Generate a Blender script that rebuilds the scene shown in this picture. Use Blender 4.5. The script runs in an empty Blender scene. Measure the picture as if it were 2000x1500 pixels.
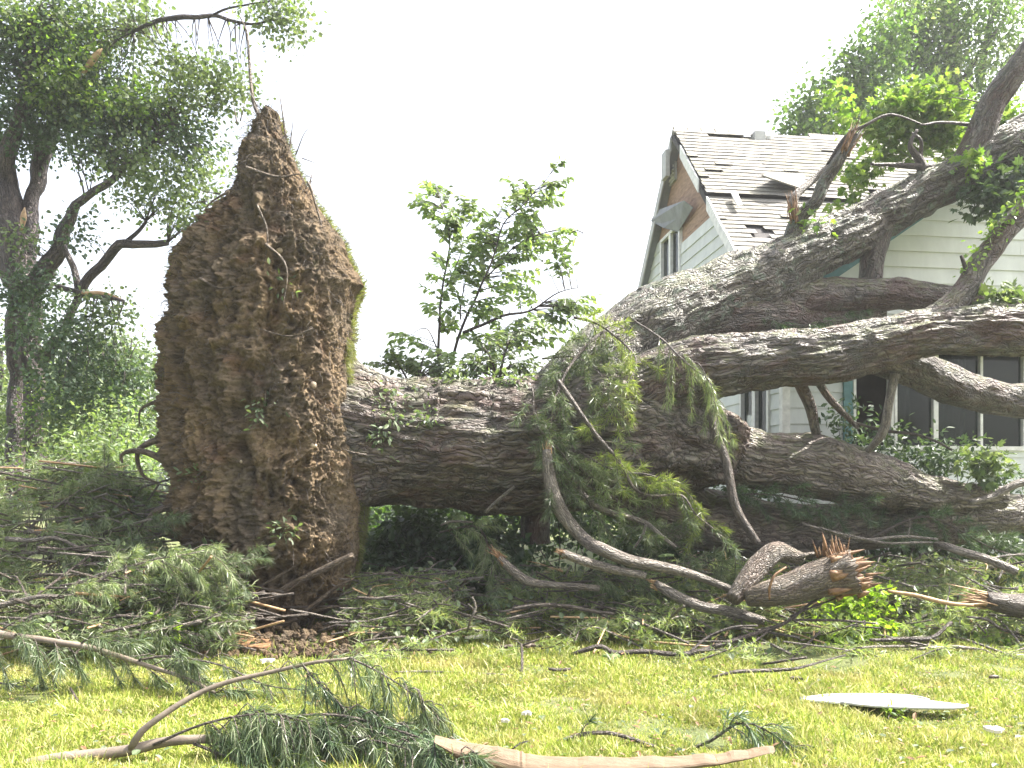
import bpy, math
import numpy as np
from mathutils import Vector

S = bpy.context.scene
COL = S.collection
# ------------------------------------------------------------------ camera
F, HOR, CAMZ = 1600.0, 960.0, 1.6      # focal length and horizon row in pixels of the 2000 px wide photograph
cam = bpy.data.cameras.new('camera'); camo = bpy.data.objects.new('camera', cam); COL.objects.link(camo)
camo.location = (0, 0, CAMZ); camo.rotation_euler = (math.radians(90), 0, 0)
cam.sensor_width = 36; cam.lens = 28.8; cam.shift_y = (HOR - 750) / 2000
cam.clip_start = 0.1; cam.clip_end = 2000
S.camera = camo
# ------------------------------------------------------------------ sky + sun
SUN_AZ, SUN_EL = math.radians(75), math.radians(54)      # clockwise from the view direction (+Y), elevation
w = bpy.data.worlds.new('World'); S.world = w; w.use_nodes = True
nt = w.node_tree; bgn = nt.nodes['Background']
sky = nt.nodes.new('ShaderNodeTexSky'); sky.sky_type = 'NISHITA'; sky.sun_disc = False
sky.sun_elevation = SUN_EL; sky.sun_rotation = SUN_AZ
sky.air_density = 1.0; sky.dust_density = 6.0; sky.ozone_density = 1.0
hs = nt.nodes.new('ShaderNodeHueSaturation'); hs.inputs['Saturation'].default_value = .55
nt.links.new(sky.outputs[0], hs.inputs['Color']); nt.links.new(hs.outputs[0], bgn.inputs[0]); bgn.inputs[1].default_value = 0.15
sl = bpy.data.lights.new('sun', 'SUN'); sl.energy = 5.0; sl.angle = math.radians(0.6); sl.color = (1, 0.95, 0.87)
so = bpy.data.objects.new('sun', sl); COL.objects.link(so)
sd = Vector((math.cos(SUN_EL) * math.sin(SUN_AZ), math.cos(SUN_EL) * math.cos(SUN_AZ), math.sin(SUN_EL)))
so.rotation_euler = sd.to_track_quat('Z', 'Y').to_euler()
so.location = (20, 10, 30)
S.view_settings.view_transform = 'Standard'; S.view_settings.look = 'None'
S.view_settings.gamma = 1; S.view_settings.use_curve_mapping = False
S.view_settings.exposure = 1.85

HAZE = 0.0012
# ------------------------------------------------------------------ helpers
rng = np.random.default_rng(7)
def P(px, py, Y): return np.array([(px - 1000) / F * Y, Y, CAMZ - (py - HOR) / F * Y])
def gz(x, y):
    y = np.asarray(y, float); t = np.clip((y - 9.3) / 3.5, 0, 1)
    return 0.30 * t * t * (3 - 2 * t)
def G(px, py, lift=0.0):            # the point of the ground that this direction meets
    Y = CAMZ * F / max(py - HOR, 60.)
    for _ in range(20): Y = (CAMZ - float(gz(0, Y))) * F / max(py - HOR, 60.)
    p = P(px, py, Y); p[2] += lift
    return p

def _hash(i, j, k, s):
    h = (i.astype(np.uint32) * np.uint32(374761393) + j.astype(np.uint32) * np.uint32(668265263)
         + k.astype(np.uint32) * np.uint32(2246822519) + np.uint32(s * 3266489917 % 4294967296))
    h = (h ^ (h >> np.uint32(13))) * np.uint32(1274126177); h ^= h >> np.uint32(16)
    h = h * np.uint32(2654435761); h ^= h >> np.uint32(15)
    return h.astype(np.float64) / 4294967295.0 * 2 - 1
def vnoise(p, seed=0):
    p = np.asarray(p, float); f = np.floor(p); t = p - f; t = t * t * (3 - 2 * t)
    i = f.astype(np.int64); x, y, z = i[:, 0], i[:, 1], i[:, 2]; r = 0
    for a in (0, 1):
        for b in (0, 1):
            for c in (0, 1):
                wgt = (t[:, 0] if a else 1 - t[:, 0]) * (t[:, 1] if b else 1 - t[:, 1]) * (t[:, 2] if c else 1 - t[:, 2])
                r = r + wgt * _hash(x + a, y + b, z + c, seed)
    return r
ROT = np.array([[.36, .48, -.8], [-.8, .6, 0], [.48, .64, .6]])
def fbm(p, o=4, seed=0, g=0.5):
    r = 0; a = 1; p = np.asarray(p, float) @ ROT.T
    for k in range(o): r = r + a * vnoise(p * (2.03 ** k) + 17.3 * k, seed + k); a *= g; p = p @ ROT.T
    return r

class Buf:
    def __init__(s): s.v = []; s.f = []; s.n = 0; s.bk = []; s.hasbk = False
    def add(s, V, faces, mi=0, bk=None, smooth=False):
        # faces: list of int arrays (n,k)
        V = np.asarray(V, float).reshape(-1, 3)
        s.v.append(V)
        s.bk.append(np.zeros_like(V) if bk is None else bk)
        if bk is not None: s.hasbk = True
        for Fa in (faces if isinstance(faces, list) else [faces]):
            Fa = np.asarray(Fa)
            if len(Fa): s.f.append((Fa + s.n, mi, smooth))
        s.n += len(V)
    def mesh(s, name, off=None):
        me = bpy.data.meshes.new(name)
        V = np.concatenate(s.v)
        if off is not None: V = V - np.asarray(off)
        lv = np.concatenate([f.ravel() for f, _, _ in s.f]).astype(np.int32)
        tot = np.concatenate([np.full(len(f), f.shape[1]) for f, _, _ in s.f])
        st = np.concatenate([[0], np.cumsum(tot)[:-1]]).astype(np.int32)
        mi = np.concatenate([np.full(len(f), m) for f, m, _ in s.f]).astype(np.int32)
        sm = np.concatenate([np.full(len(f), q) for f, _, q in s.f]).astype(bool)
        me.vertices.add(len(V)); me.vertices.foreach_set('co', V.astype(np.float32).ravel())
        me.loops.add(len(lv)); me.loops.foreach_set('vertex_index', lv)
        me.polygons.add(len(st)); me.polygons.foreach_set('loop_start', st)
        me.update(calc_edges=True)
        me.polygons.foreach_set('material_index', mi); me.polygons.foreach_set('use_smooth', sm)
        if s.hasbk:
            at = me.attributes.new('bk', 'FLOAT_VECTOR', 'POINT')
            at.data.foreach_set('vector', np.concatenate(s.bk).astype(np.float32).ravel())
        return me

def thing(name, label, cat, loc=(0, 0, 0), rz=0, group=None):
    o = bpy.data.objects.new(name, None); COL.objects.link(o)
    o.location = [float(a) for a in loc]; o.rotation_euler = (0, 0, rz); o.empty_display_size = 0.2
    o['label'] = label; o['category'] = cat
    if group: o['group'] = group
    return o
def part(name, buf, mats, parent, local=False, label=None):
    off = None
    if parent is not None and not local:
        r = parent
        while r.parent: r = r.parent
        off = np.array(r.location)
    o = bpy.data.objects.new(name, buf.mesh(name, off)); COL.objects.link(o)
    for m in (mats if isinstance(mats, (list, tuple)) else [mats]): o.data.materials.append(m)
    if parent is not None: o.parent = parent
    if label: o['label'] = label
    return o
def solo(name, buf, mats, label, cat, group=None, kind=None):
    o = part(name, buf, mats, None)
    if label: o['label'] = label
    if cat: o['category'] = cat
    if group: o['group'] = group
    if kind: o['kind'] = kind
    return o

def smooth_path(pts, rad, step):
    pts = np.asarray(pts, float); rad = np.asarray(rad, float)
    Q = np.column_stack([pts, rad])
    Q = np.vstack([2 * Q[0] - Q[1], Q, 2 * Q[-1] - Q[-2]])
    out = []
    for i in range(1, len(Q) - 2):
        p0, p1, p2, p3 = Q[i - 1:i + 3]
        n = max(2, int(np.linalg.norm(p2[:3] - p1[:3]) / step))
        t = (np.arange(n) / n)[:, None]
        out.append(0.5 * ((2 * p1) + (-p0 + p2) * t + (2 * p0 - 5 * p1 + 4 * p2 - p3) * t ** 2 + (-p0 + 3 * p1 - 3 * p2 + p3) * t ** 3))
    out.append(Q[-2][None])
    R = np.vstack(out)
    return R[:, :3], np.maximum(R[:, 3], 0.0008)

def frames(C):
    T = np.gradient(C, axis=0); T /= np.linalg.norm(T, axis=1)[:, None] + 1e-9
    up = np.array([0, 0, 1.0])
    if abs(T[0] @ up) > 0.9: up = np.array([1.0, 0, 0])
    N = np.zeros_like(T); n = up - T[0] * (up @ T[0]); n /= np.linalg.norm(n)
    for i in range(len(T)):
        n = n - T[i] * (n @ T[i]); n /= np.linalg.norm(n) + 1e-9; N[i] = n
    return T, N, np.cross(T, N)

def tube(buf, pts, rad, sides=8, step=0.08, rough=0.0, mi=0, jag=(0, 0), seed=0, wob=0.0, bark=True, lump=0.0):
    C, R = smooth_path(pts, rad, step)
    if wob:
        q = C * 3.0 + seed * 3.7
        C = C + wob * np.column_stack([vnoise(q, 1 + seed), vnoise(q, 2 + seed), vnoise(q, 3 + seed)])
    T, N, B = frames(C); m = len(C)
    L = np.concatenate([[0], np.cumsum(np.linalg.norm(np.diff(C, axis=0), axis=1))])
    th = np.linspace(0, 2 * math.pi, sides, endpoint=False)
    ct, st = np.cos(th), np.sin(th)
    RR = np.repeat(R[:, None], sides, 1); LL = np.repeat(L[:, None], sides, 1)
    bk = np.stack([RR * ct, RR * st, LL], -1).reshape(-1, 3) + seed * 5.1
    if rough:
        q = bk.copy()
        plates = fbm(q * np.array([16, 16, 2.6]), 3, seed)
        ridg = 1 - np.abs(vnoise(q * np.array([30, 30, 4.5]), seed + 9)) * 2
        big = fbm(q * np.array([3, 3, 1.4]), 2, seed + 5)
        d = rough * (0.6 * np.clip(plates, -.6, 1) + 0.35 * ridg + 0.6 * big)
        RR = RR + d.reshape(m, sides) * np.clip(RR / 0.15, 0.2, 1)
    if rough >= .03 and R.max() > .2:
        kr = np.random.default_rng(seed + 100)
        for _ in range(int(L[-1] * 2.2)):
            k0, t0, sz = kr.uniform(.3, L[-1]), kr.uniform(0, 2 * math.pi), kr.uniform(.05, .14)
            da = (th[None] - t0 + math.pi) % (2 * math.pi) - math.pi
            q2 = ((LL - k0) ** 2 * .5 + (da * R[:, None]) ** 2) / sz ** 2
            RR = RR + sz * kr.uniform(.25, .6) * (np.exp(-q2) - .75 * np.exp(-q2 * 6))
    if lump:
        RR = RR * (1 + lump * fbm(bk * np.array([2.2, 2.2, 1.1]), 2, seed + 31).reshape(m, sides))
    V = C[:, None] + N[:, None] * (RR * ct)[..., None] + B[:, None] * (RR * st)[..., None]
    if jag[0]: V[0] -= T[0] * (np.abs(rng.normal(0, jag[0], sides)))[:, None]
    if jag[1]: V[-1] += T[-1] * (np.abs(rng.normal(0, jag[1], sides)))[:, None]
    V = V.reshape(-1, 3)
    i = np.arange(m - 1)[:, None] * sides; j = np.arange(sides)[None]; jn = (j + 1) % sides
    Fq = np.stack([i + j, i + jn, i + sides + jn, i + sides + j], -1).reshape(-1, 4)
    V = np.vstack([V, C[0], C[-1]]); bk = np.vstack([bk, bk[0], bk[-2]])
    a = m * sides
    j = np.arange(sides); jn = (j + 1) % sides; e = (m - 1) * sides
    caps = np.vstack([np.column_stack([np.full(sides, a), jn, j]), np.column_stack([np.full(sides, a + 1), e + j, e + jn])])
    buf.add(V, [Fq, caps], mi, bk, smooth=True)
    return C, R
def px_path(L):       # [(px, py, Y, radius px)] -> points, radii
    return [P(a, b, c) for a, b, c, r in L], [r / F * c for a, b, c, r in L]

def unit(v): return v / (np.linalg.norm(v, axis=-1, keepdims=True) + 1e-9)
def basis(d, up=None):
    d = unit(d); r = rng.normal(size=d.shape) if up is None else up + rng.normal(size=d.shape) * 0.25
    n = unit(r - d * np.sum(r * d, -1, keepdims=True)); s = np.cross(d, n)
    return np.stack([s, d, n], -1)
def inst(buf, tv, tf, R, T, Sc, mi=0):
    n = len(T); k = len(tv)
    if n == 0: return
    V = np.einsum('nij,kj->nki', R, tv) * np.asarray(Sc).reshape(n, 1, -1) + T[:, None]
    fs = []
    for kk in sorted(set(len(f) for f in tf)):
        A = np.array([f for f in tf if len(f) == kk])
        fs.append((np.arange(n)[:, None, None] * k + A[None]).reshape(-1, kk))
    buf.add(V.reshape(-1, 3), fs, mi)
OVAL = (np.array([(0, 0, 0), (.2, .3, .06), (.2, .68, .05), (0, 1, -.06), (-.2, .68, .05), (-.2, .3, .06)]), [(0, 1, 2, 3), (0, 3, 4, 5)])
BROAD = (np.array([(0, 0, 0), (.36, .22, .08), (.3, .66, .06), (0, 1, -.08), (-.3, .66, .06), (-.36, .22, .08)]), [(0, 1, 2, 3), (0, 3, 4, 5)])
LONG = (np.array([(0, 0, 0), (.15, .3, .05), (.13, .68, .03), (0, 1, -.14), (-.13, .68, .03), (-.15, .3, .05)]), [(0, 1, 2, 3), (0, 3, 4, 5)])
LWIDE = (LONG[0] * np.array([1.6, 1.05, 1]), LONG[1])
_h = [(0, 0, 0), (.2, -.06, .02), (.52, .3, .02), (.28, .38, .06), (.36, .76, .02), (.12, .66, .05), (0, 1.05, -.1)]
MAPLE = (np.array(_h + [(-x, y, z) for x, y, z in _h[1:6]]), [(0, 1, 2, 3, 4, 5, 6), (6, 11, 10, 9, 8, 7, 0)])

def leaves(buf, C, tmpl, size, n, spread, droop=0.3, mi=0, flat=0.6):
    """n leaves round each clump centre in C"""
    C = np.repeat(np.asarray(C, float), n, 0)
    off = rng.normal(size=C.shape) * spread
    off[:, 2] *= 0.75
    d = unit(off) + rng.normal(size=C.shape) * 0.7; d[:, 2] -= droop
    up = np.tile(np.array([0, 0, flat * 2.0]), (len(C), 1)) + rng.normal(size=C.shape) * 0.8
    inst(buf, tmpl[0], tmpl[1], basis(d, up), C + off, size * rng.uniform(.6, 1.25, len(C)), mi)

def needle_tufts(buf, Pt, D, n, L, width, cone=0.8, mi=0, droop=0.15):
    """n needles at every base point Pt, leaning round direction D"""
    Pt = np.repeat(np.asarray(Pt, float), n, 0); D = np.repeat(unit(np.asarray(D, float)), n, 0)
    d = unit(D + rng.normal(size=D.shape) * cone); d[:, 2] -= droop; d = unit(d)
    s = unit(np.cross(d, rng.normal(size=d.shape))) * width * 0.5
    l = (L * rng.uniform(.65, 1.1, len(d)))[:, None]
    mid = Pt + d * l * 0.55; tip = Pt + d * l; tip[:, 2] -= (l[:, 0] * droop)
    V = np.stack([Pt - s, Pt + s, mid + s * .9, tip, mid - s * .9], 1).reshape(-1, 3)
    a = np.arange(len(d))[:, None] * 5
    buf.add(V, [np.hstack([a, a + 1, a + 2, a + 4]), np.hstack([a + 4, a + 2, a + 3])], mi)

def box(buf, x0, x1, y0, y1, z0, z1, mi=0):
    V = [(x, y, z) for x in (x0, x1) for y in (y0, y1) for z in (z0, z1)]
    buf.add(V, np.array([(0, 1, 3, 2), (4, 6, 7, 5), (0, 4, 5, 1), (2, 3, 7, 6), (0, 2, 6, 4), (1, 5, 7, 3)]), mi)
def prism(buf, poly, dvec, mi=0):      # closed polygon pushed along dvec
    A = np.asarray(poly, float); n = len(A); B = A + np.asarray(dvec, float)
    j = np.arange(n); k = (j + 1) % n
    buf.add(np.vstack([A, B]), [np.arange(n)[::-1][None], (np.arange(n) + n)[None], np.column_stack([j, k, k + n, j + n])], mi)

# ------------------------------------------------------------------ materials
def mat(name):
    m = bpy.data.materials.new(name); m.use_nodes = True
    nt = m.node_tree; return m, nt, nt.nodes['Principled BSDF'], nt.nodes, nt.links
def ramp(N, L, src, stops):
    r = N.new('ShaderNodeValToRGB'); e = r.color_ramp.elements
    while len(e) > 1: e.remove(e[-1])
    e[0].position = stops[0][0]; e[0].color = (*stops[0][1], 1)
    for p, c in stops[1:]:
        q = e.new(p); q.color = (*c, 1)
    L.new(src, r.inputs[0]); return r.outputs[0]
def g(v): return (v, v, v)
def noise(N, L, vec, scale, detail=4, rough=0.6, mp=None):
    if mp:
        m = N.new('ShaderNodeMapping'); m.inputs['Scale'].default_value = mp; L.new(vec, m.inputs[0]); vec = m.outputs[0]
    n = N.new('ShaderNodeTexNoise'); n.inputs['Scale'].default_value = scale; n.inputs['Detail'].default_value = detail
    n.inputs['Roughness'].default_value = rough; L.new(vec, n.inputs['Vector']); return n.outputs['Fac']
def mix(N, L, f, a, b, mode='MIX'):
    m = N.new('ShaderNodeMix'); m.data_type = 'RGBA'; m.blend_type = mode
    if isinstance(f, float): m.inputs[0].default_value = f
    else: L.new(f, m.inputs[0])
    for s, i in ((a, 6), (b, 7)):
        if isinstance(s, tuple): m.inputs[i].default_value = (*s, 1)
        else: L.new(s, m.inputs[i])
    return m.outputs[2]
def bump(N, L, b, h, strength, dist):
    n = N.new('ShaderNodeBump'); n.inputs['Strength'].default_value = strength; n.inputs['Distance'].default_value = dist
    L.new(h, n.inputs['Height']); L.new(n.outputs[0], b.inputs['Normal'])

def m_leaf(name, cols, trans=0.4, rough=0.45):
    m, nt, b, N, L = mat(name)
    geo = N.new('ShaderNodeNewGeometry')
    c = ramp(N, L, geo.outputs['Random Per Island'], [(i / max(1, len(cols) - 1), c) for i, c in enumerate(cols)])
    tc = N.new('ShaderNodeTexCoord')
    nz = noise(N, L, tc.outputs['Object'], 1.3, 2)
    c = mix(N, L, 1.0, c, ramp(N, L, nz, [(.35, g(.7)), (.65, g(1.25))]), 'MULTIPLY')
    L.new(c, b.inputs['Base Color']); b.inputs['Roughness'].default_value = rough
    b.inputs['Specular IOR Level'].default_value = 0.35
    t = N.new('ShaderNodeBsdfTranslucent')
    c2 = mix(N, L, 1.0, c, (1.35, 1.5, 0.55), 'MULTIPLY'); L.new(c2, t.inputs[0])
    ms = N.new('ShaderNodeMixShader'); ms.inputs[0].default_value = trans
    L.new(b.outputs[0], ms.inputs[1]); L.new(t.outputs[0], ms.inputs[2])
    L.new(ms.outputs[0], N['Material Output'].inputs[0]); return m
M = {}
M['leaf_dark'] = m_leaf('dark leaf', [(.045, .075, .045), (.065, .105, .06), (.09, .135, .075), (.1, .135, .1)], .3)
M['leaf_far'] = m_leaf('fresh green leaf', [(.05, .095, .03), (.08, .15, .045), (.13, .21, .06), (.16, .23, .09)], .4)
M['leaf_mid'] = m_leaf('mid leaf', [(.08, .115, .065), (.115, .16, .08), (.16, .2, .11), (.2, .23, .17)], .4)
M['leaf_bright'] = m_leaf('bright maple leaf', [(.09, .16, .04), (.15, .24, .05), (.21, .29, .075), (.24, .28, .15)], .42)
M['leaf_yellow'] = m_leaf('yellow green leaf', [(.22, .34, .04), (.3, .42, .06), (.36, .46, .09)], .5)
M['leaf_sap'] = m_leaf('sapling leaf', [(.13, .18, .10), (.17, .24, .11), (.24, .31, .15), (.28, .31, .23)], .45)
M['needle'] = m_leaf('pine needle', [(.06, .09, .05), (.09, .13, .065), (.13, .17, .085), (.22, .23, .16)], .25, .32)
M['needle_light'] = m_leaf('pine needle with painted sun', [(.1, .14, .065), (.16, .21, .095), (.22, .27, .14), (.34, .33, .24)], .3, .32)  # lighter copy of the pine needle, sunlight put into its colour
M['needle_pale'] = m_leaf('needle with painted sun', [(.16, .22, .09), (.25, .32, .14), (.35, .4, .19), (.44, .42, .29)], .38, .35)  # brightened colour stands in for sun on the strip shaded by the trunk
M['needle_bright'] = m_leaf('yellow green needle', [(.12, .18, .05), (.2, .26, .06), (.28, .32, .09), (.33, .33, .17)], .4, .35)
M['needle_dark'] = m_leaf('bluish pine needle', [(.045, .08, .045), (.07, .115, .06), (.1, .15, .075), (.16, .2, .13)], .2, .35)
M['sod'] = m_leaf('sod grass', [(.12, .14, .045), (.17, .19, .06), (.24, .22, .11), (.10, .13, .04)], .4)

def m_grass():
    m, nt, b, N, L = mat('lawn blade')
    geo = N.new('ShaderNodeNewGeometry'); tc = N.new('ShaderNodeTexCoord')
    c = ramp(N, L, geo.outputs['Random Per Island'], [(0, (.17, .25, .035)), (.45, (.3, .375, .05)), (.78, (.48, .46, .13)), (1, (.6, .54, .3))])
    p = noise(N, L, tc.outputs['Object'], 0.9, 4, .65)
    c = mix(N, L, ramp(N, L, p, [(.52, g(0)), (.68, g(.6))]), c, (.44, .36, .15))
    p2 = noise(N, L, tc.outputs['Object'], 2.6, 3)
    c = mix(N, L, 1.0, c, ramp(N, L, p2, [(.35, g(.72)), (.65, g(1.15))]), 'MULTIPLY')
    L.new(c, b.inputs['Base Color']); b.inputs['Roughness'].default_value = .5
    t = N.new('ShaderNodeBsdfTranslucent'); L.new(c, t.inputs[0])
    ms = N.new('ShaderNodeMixShader'); ms.inputs[0].default_value = .4
    L.new(b.outputs[0], ms.inputs[1]); L.new(t.outputs[0], ms.inputs[2]); L.new(ms.outputs[0], N['Material Output'].inputs[0])
    return m
M['grass'] = m_grass()
def m_ground():
    m, nt, b, N, L = mat('lawn soil')
    tc = N.new('ShaderNodeTexCoord'); o = tc.outputs['Object']
    c = ramp(N, L, noise(N, L, o, 1.2, 6, .7), [(.3, (.06, .08, .02)), (.5, (.10, .12, .032)), (.7, (.13, .115, .05))])
    f = ramp(N, L, noise(N, L, o, 60, 3), [(.3, g(.55)), (.7, g(1.25))])
    L.new(mix(N, L, 1.0, c, f, 'MULTIPLY'), b.inputs['Base Color']); b.inputs['Roughness'].default_value = .9
    bump(N, L, b, noise(N, L, o, 45, 5), .7, .03); return m
M['ground'] = m_ground()

def m_bark(name, dark, mid, light, moss=0.0, red=0.0, sc=1.0, mosscol=(.13, .15, .05), lichen=0.0, spec=.3):
    m, nt, b, N, L = mat(name)
    at = N.new('ShaderNodeAttribute'); at.attribute_name = 'bk'; v = at.outputs['Vector']
    st = noise(N, L, v, 10 * sc, 8, .68, (1, 1, .16))
    st2 = noise(N, L, v, 34 * sc, 6, .7, (1, 1, .12))
    pl = noise(N, L, v, 3.0 * sc, 4, .6, (1, 1, .5))
    c = ramp(N, L, st, [(.32, dark), (.48, mid), (.62, light)])
    c = mix(N, L, 1.0, c, ramp(N, L, st2, [(.35, g(.6)), (.65, g(1.25))]), 'MULTIPLY')
    # flaky plates: stretched cells with dark cracks between them
    dm = N.new('ShaderNodeVectorMath'); dm.operation = 'MULTIPLY_ADD'; nn = N.new('ShaderNodeTexNoise'); nn.inputs['Scale'].default_value = 5 * sc; nn.inputs['Detail'].default_value = 5
    L.new(v, nn.inputs['Vector']); L.new(nn.outputs['Color'], dm.inputs[0]); dm.inputs[1].default_value = (.20 / sc, .20 / sc, .45 / sc); L.new(v, dm.inputs[2])
    mp_ = N.new('ShaderNodeMapping'); mp_.inputs['Scale'].default_value = (1, 1, .11); L.new(dm.outputs[0], mp_.inputs[0])
    vo = N.new('ShaderNodeTexVoronoi'); vo.feature = 'DISTANCE_TO_EDGE'; vo.inputs['Scale'].default_value = 24 * sc; L.new(mp_.outputs[0], vo.inputs['Vector'])
    crk = ramp(N, L, vo.outputs['Distance'], [(0.0, g(0.0)), (.07, g(.55)), (.3, g(1))])
    c = mix(N, L, 1.0, c, ramp(N, L, vo.outputs['Distance'], [(0.0, g(.42)), (.05, g(.85)), (.25, g(1.15))]), 'MULTIPLY')
    if red: c = mix(N, L, ramp(N, L, pl, [(.47, g(0)), (.6, g(red))]), c, (.12, .048, .036))
    if lichen: c = mix(N, L, ramp(N, L, noise(N, L, v, 7, 5, .7, (1, 1, .8)), [(.53, g(0)), (.6, g(lichen))]), c, (.13, .165, .12))
    if moss:
        geo = N.new('ShaderNodeNewGeometry'); sx = N.new('ShaderNodeSeparateXYZ'); L.new(geo.outputs['Normal'], sx.inputs[0])
        up = ramp(N, L, sx.outputs[2], [(.0, g(0)), (.75, g(1))])
        n2 = ramp(N, L, noise(N, L, v, 4.5, 6, .7), [(.46, g(0)), (.58, g(moss))])
        f = mix(N, L, 1.0, up, n2, 'MULTIPLY'); c = mix(N, L, f, c, mosscol)
    L.new(c, b.inputs['Base Color']); b.inputs['Roughness'].default_value = .55
    b.inputs['Specular IOR Level'].default_value = .55
    ad = N.new('ShaderNodeMath'); ad.operation = 'ADD'; L.new(crk, ad.inputs[0])
    mu = N.new('ShaderNodeMath'); mu.operation = 'MULTIPLY'; mu.inputs[1].default_value = .8; L.new(st2, mu.inputs[0]); L.new(mu.outputs[0], ad.inputs[1])
    bump(N, L, b, ad.outputs[0], 1.0, .045 / sc); return m
M['bark_trunk'] = m_bark('maple trunk bark', (.04, .032, .027), (.105, .086, .072), (.19, .16, .135), .45, .4, .8, lichen=.2)
M['bark_limb'] = m_bark('mossy maple limb bark', (.04, .031, .027), (.10, .08, .068), (.19, .162, .14), .75, .45, 1.0, lichen=.2)
M['bark_tan'] = m_bark('tan weathered bark', (.08, .064, .052), (.19, .155, .128), (.29, .25, .21), .8, .2, .9, lichen=.15)
M['bark_young'] = m_bark('tan young bark', (.085, .064, .045), (.145, .115, .083), (.22, .18, .138), 0, .25, 1.6)
M['bark_lichen'] = m_bark('lichen limb bark', (.03, .027, .021), (.085, .074, .058), (.17, .155, .125), .6, .15, 1.0, lichen=.75)
M['bark_twig'] = m_bark('twig bark', (.05, .038, .03), (.10, .078, .062), (.16, .13, .108), 0, 0, 2.5)
M['bark_pale'] = m_bark('pale smooth bark', (.12, .10, .08), (.2, .17, .142), (.3, .262, .225), 0, 0, 2.0)
M['bark_tree'] = m_bark('standing tree bark', (.03, .022, .022), (.075, .055, .05), (.13, .10, .09), 0, 0, 1.0)
M['bark_dark'] = m_bark('dark wet twig bark', (.035, .027, .022), (.07, .052, .042), (.12, .09, .075), 0, 0, 2.5)
M['root'] = m_bark('muddy root', (.06, .04, .028), (.12, .085, .055), (.2, .15, .1), 0, 0, 2.0)
def m_wood(name, a, b_, c_, sc=1.0):
    m, nt, b, N, L = mat(name)
    tc = N.new('ShaderNodeTexCoord'); o = tc.outputs['Object']
    at = N.new('ShaderNodeAttribute'); at.attribute_name = 'bk'
    vv = N.new('ShaderNodeVectorMath'); vv.operation = 'ADD'; L.new(at.outputs['Vector'], vv.inputs[0]); L.new(o, vv.inputs[1])
    c = ramp(N, L, noise(N, L, vv.outputs[0], 14 * sc, 6, .65, (1, 1, .3)), [(.3, a), (.5, b_), (.7, c_)])
    L.new(c, b.inputs['Base Color']); b.inputs['Roughness'].default_value = .65
    bump(N, L, b, noise(N, L, vv.outputs[0], 40 * sc, 5, .7, (1, 1, .15)), .7, .01); return m
M['wood'] = m_wood('fresh split wood', (.22, .13, .06), (.36, .23, .12), (.48, .34, .2))
M['wood_orange'] = m_wood('orange splintered wood', (.08, .04, .02), (.19, .1, .045), (.31, .2, .105))
M['wood_pale'] = m_wood('peeled pale wood', (.12, .075, .042), (.165, .108, .062), (.21, .145, .09))

def m_soil():
    m, nt, b, N, L = mat('root plate soil')
    at = N.new('ShaderNodeAttribute'); at.attribute_name = 'bk'; v = at.outputs['Vector']
    a = noise(N, L, v, 1.2, 6, .65); s = noise(N, L, v, 5.5, 8, .7, (1, 1, .45)); f = noise(N, L, v, 30, 6, .75)
    c = ramp(N, L, s, [(.3, (.065, .045, .03)), (.44, (.155, .11, .068)), (.58, (.225, .16, .092)), (.74, (.33, .25, .155))])
    c = mix(N, L, ramp(N, L, a, [(.4, g(0)), (.6, g(.65))]), c, (.125, .108, .085))
    c = mix(N, L, ramp(N, L, noise(N, L, v, 2.2, 4), [(.56, g(0)), (.68, g(.6))]), c, (.15, .085, .052))
    c = mix(N, L, ramp(N, L, noise(N, L, v, 1.7, 3), [(.64, g(0)), (.72, g(.4))]), c, (.07, .085, .03))
    c = mix(N, L, 1.0, c, ramp(N, L, f, [(.32, g(.3)), (.46, g(.9)), (.6, g(1.15)), (.72, g(1.8))]), 'MULTIPLY')  # fine dark spots put the shade of small pits into the colour
    L.new(c, b.inputs['Base Color']); b.inputs['Roughness'].default_value = .9; b.inputs['Specular IOR Level'].default_value = .15
    ad = N.new('ShaderNodeMath'); ad.operation = 'ADD'; L.new(s, ad.inputs[0]); L.new(f, ad.inputs[1])
    bump(N, L, b, ad.outputs[0], 1.0, .05); return m
M['soil'] = m_soil()
def m_plain(name, col, rough=.6, var=.15, sc=6, bumpd=0.0, spec=.4, streak=None, island=0.0):
    m, nt, b, N, L = mat(name)
    tc = N.new('ShaderNodeTexCoord'); o = tc.outputs['Object']
    n = noise(N, L, o, sc, 6, .65, streak)
    c = mix(N, L, 1.0, col, ramp(N, L, n, [(.3, g(1 - var)), (.7, g(1 + var))]), 'MULTIPLY')
    if island:
        geo = N.new('ShaderNodeNewGeometry')
        c = mix(N, L, 1.0, c, ramp(N, L, geo.outputs['Random Per Island'], [(0, g(1 - island)), (1, g(1 + island))]), 'MULTIPLY')
    L.new(c, b.inputs['Base Color']); b.inputs['Roughness'].default_value = rough; b.inputs['Specular IOR Level'].default_value = spec
    if bumpd: bump(N, L, b, noise(N, L, o, sc * 8, 4), .5, bumpd)
    return m
M['bark_log'] = m_plain('smooth young bark', (.17, .138, .108), .6, .35, 9, .004)
M['siding'] = m_plain('aged off white siding', (.62, .64, .61), .55, .13, 2.2, .002, streak=(1, 1, .35), island=.045)
M['trim'] = m_plain('white painted trim', (.74, .73, .69), .5, .2, 9, .002)
M['teal'] = m_plain('teal painted trim', (.09, .20, .20), .5, .25, 5, .001)
M['sheath'] = m_plain('bare brown sheathing boards', (.34, .22, .15), .8, .35, 5, .003, streak=(1, 1, 4))
M['felt'] = m_plain('grey tar paper', (.22, .23, .24), .7, .2, 3, .002)
M['roofdark'] = m_plain('dark roof underlay', (.07, .065, .065), .9, .3, 5, .003)
M['metal'] = m_plain('weathered roof vent metal', (.42, .42, .40), .5, .15, 9)
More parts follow.
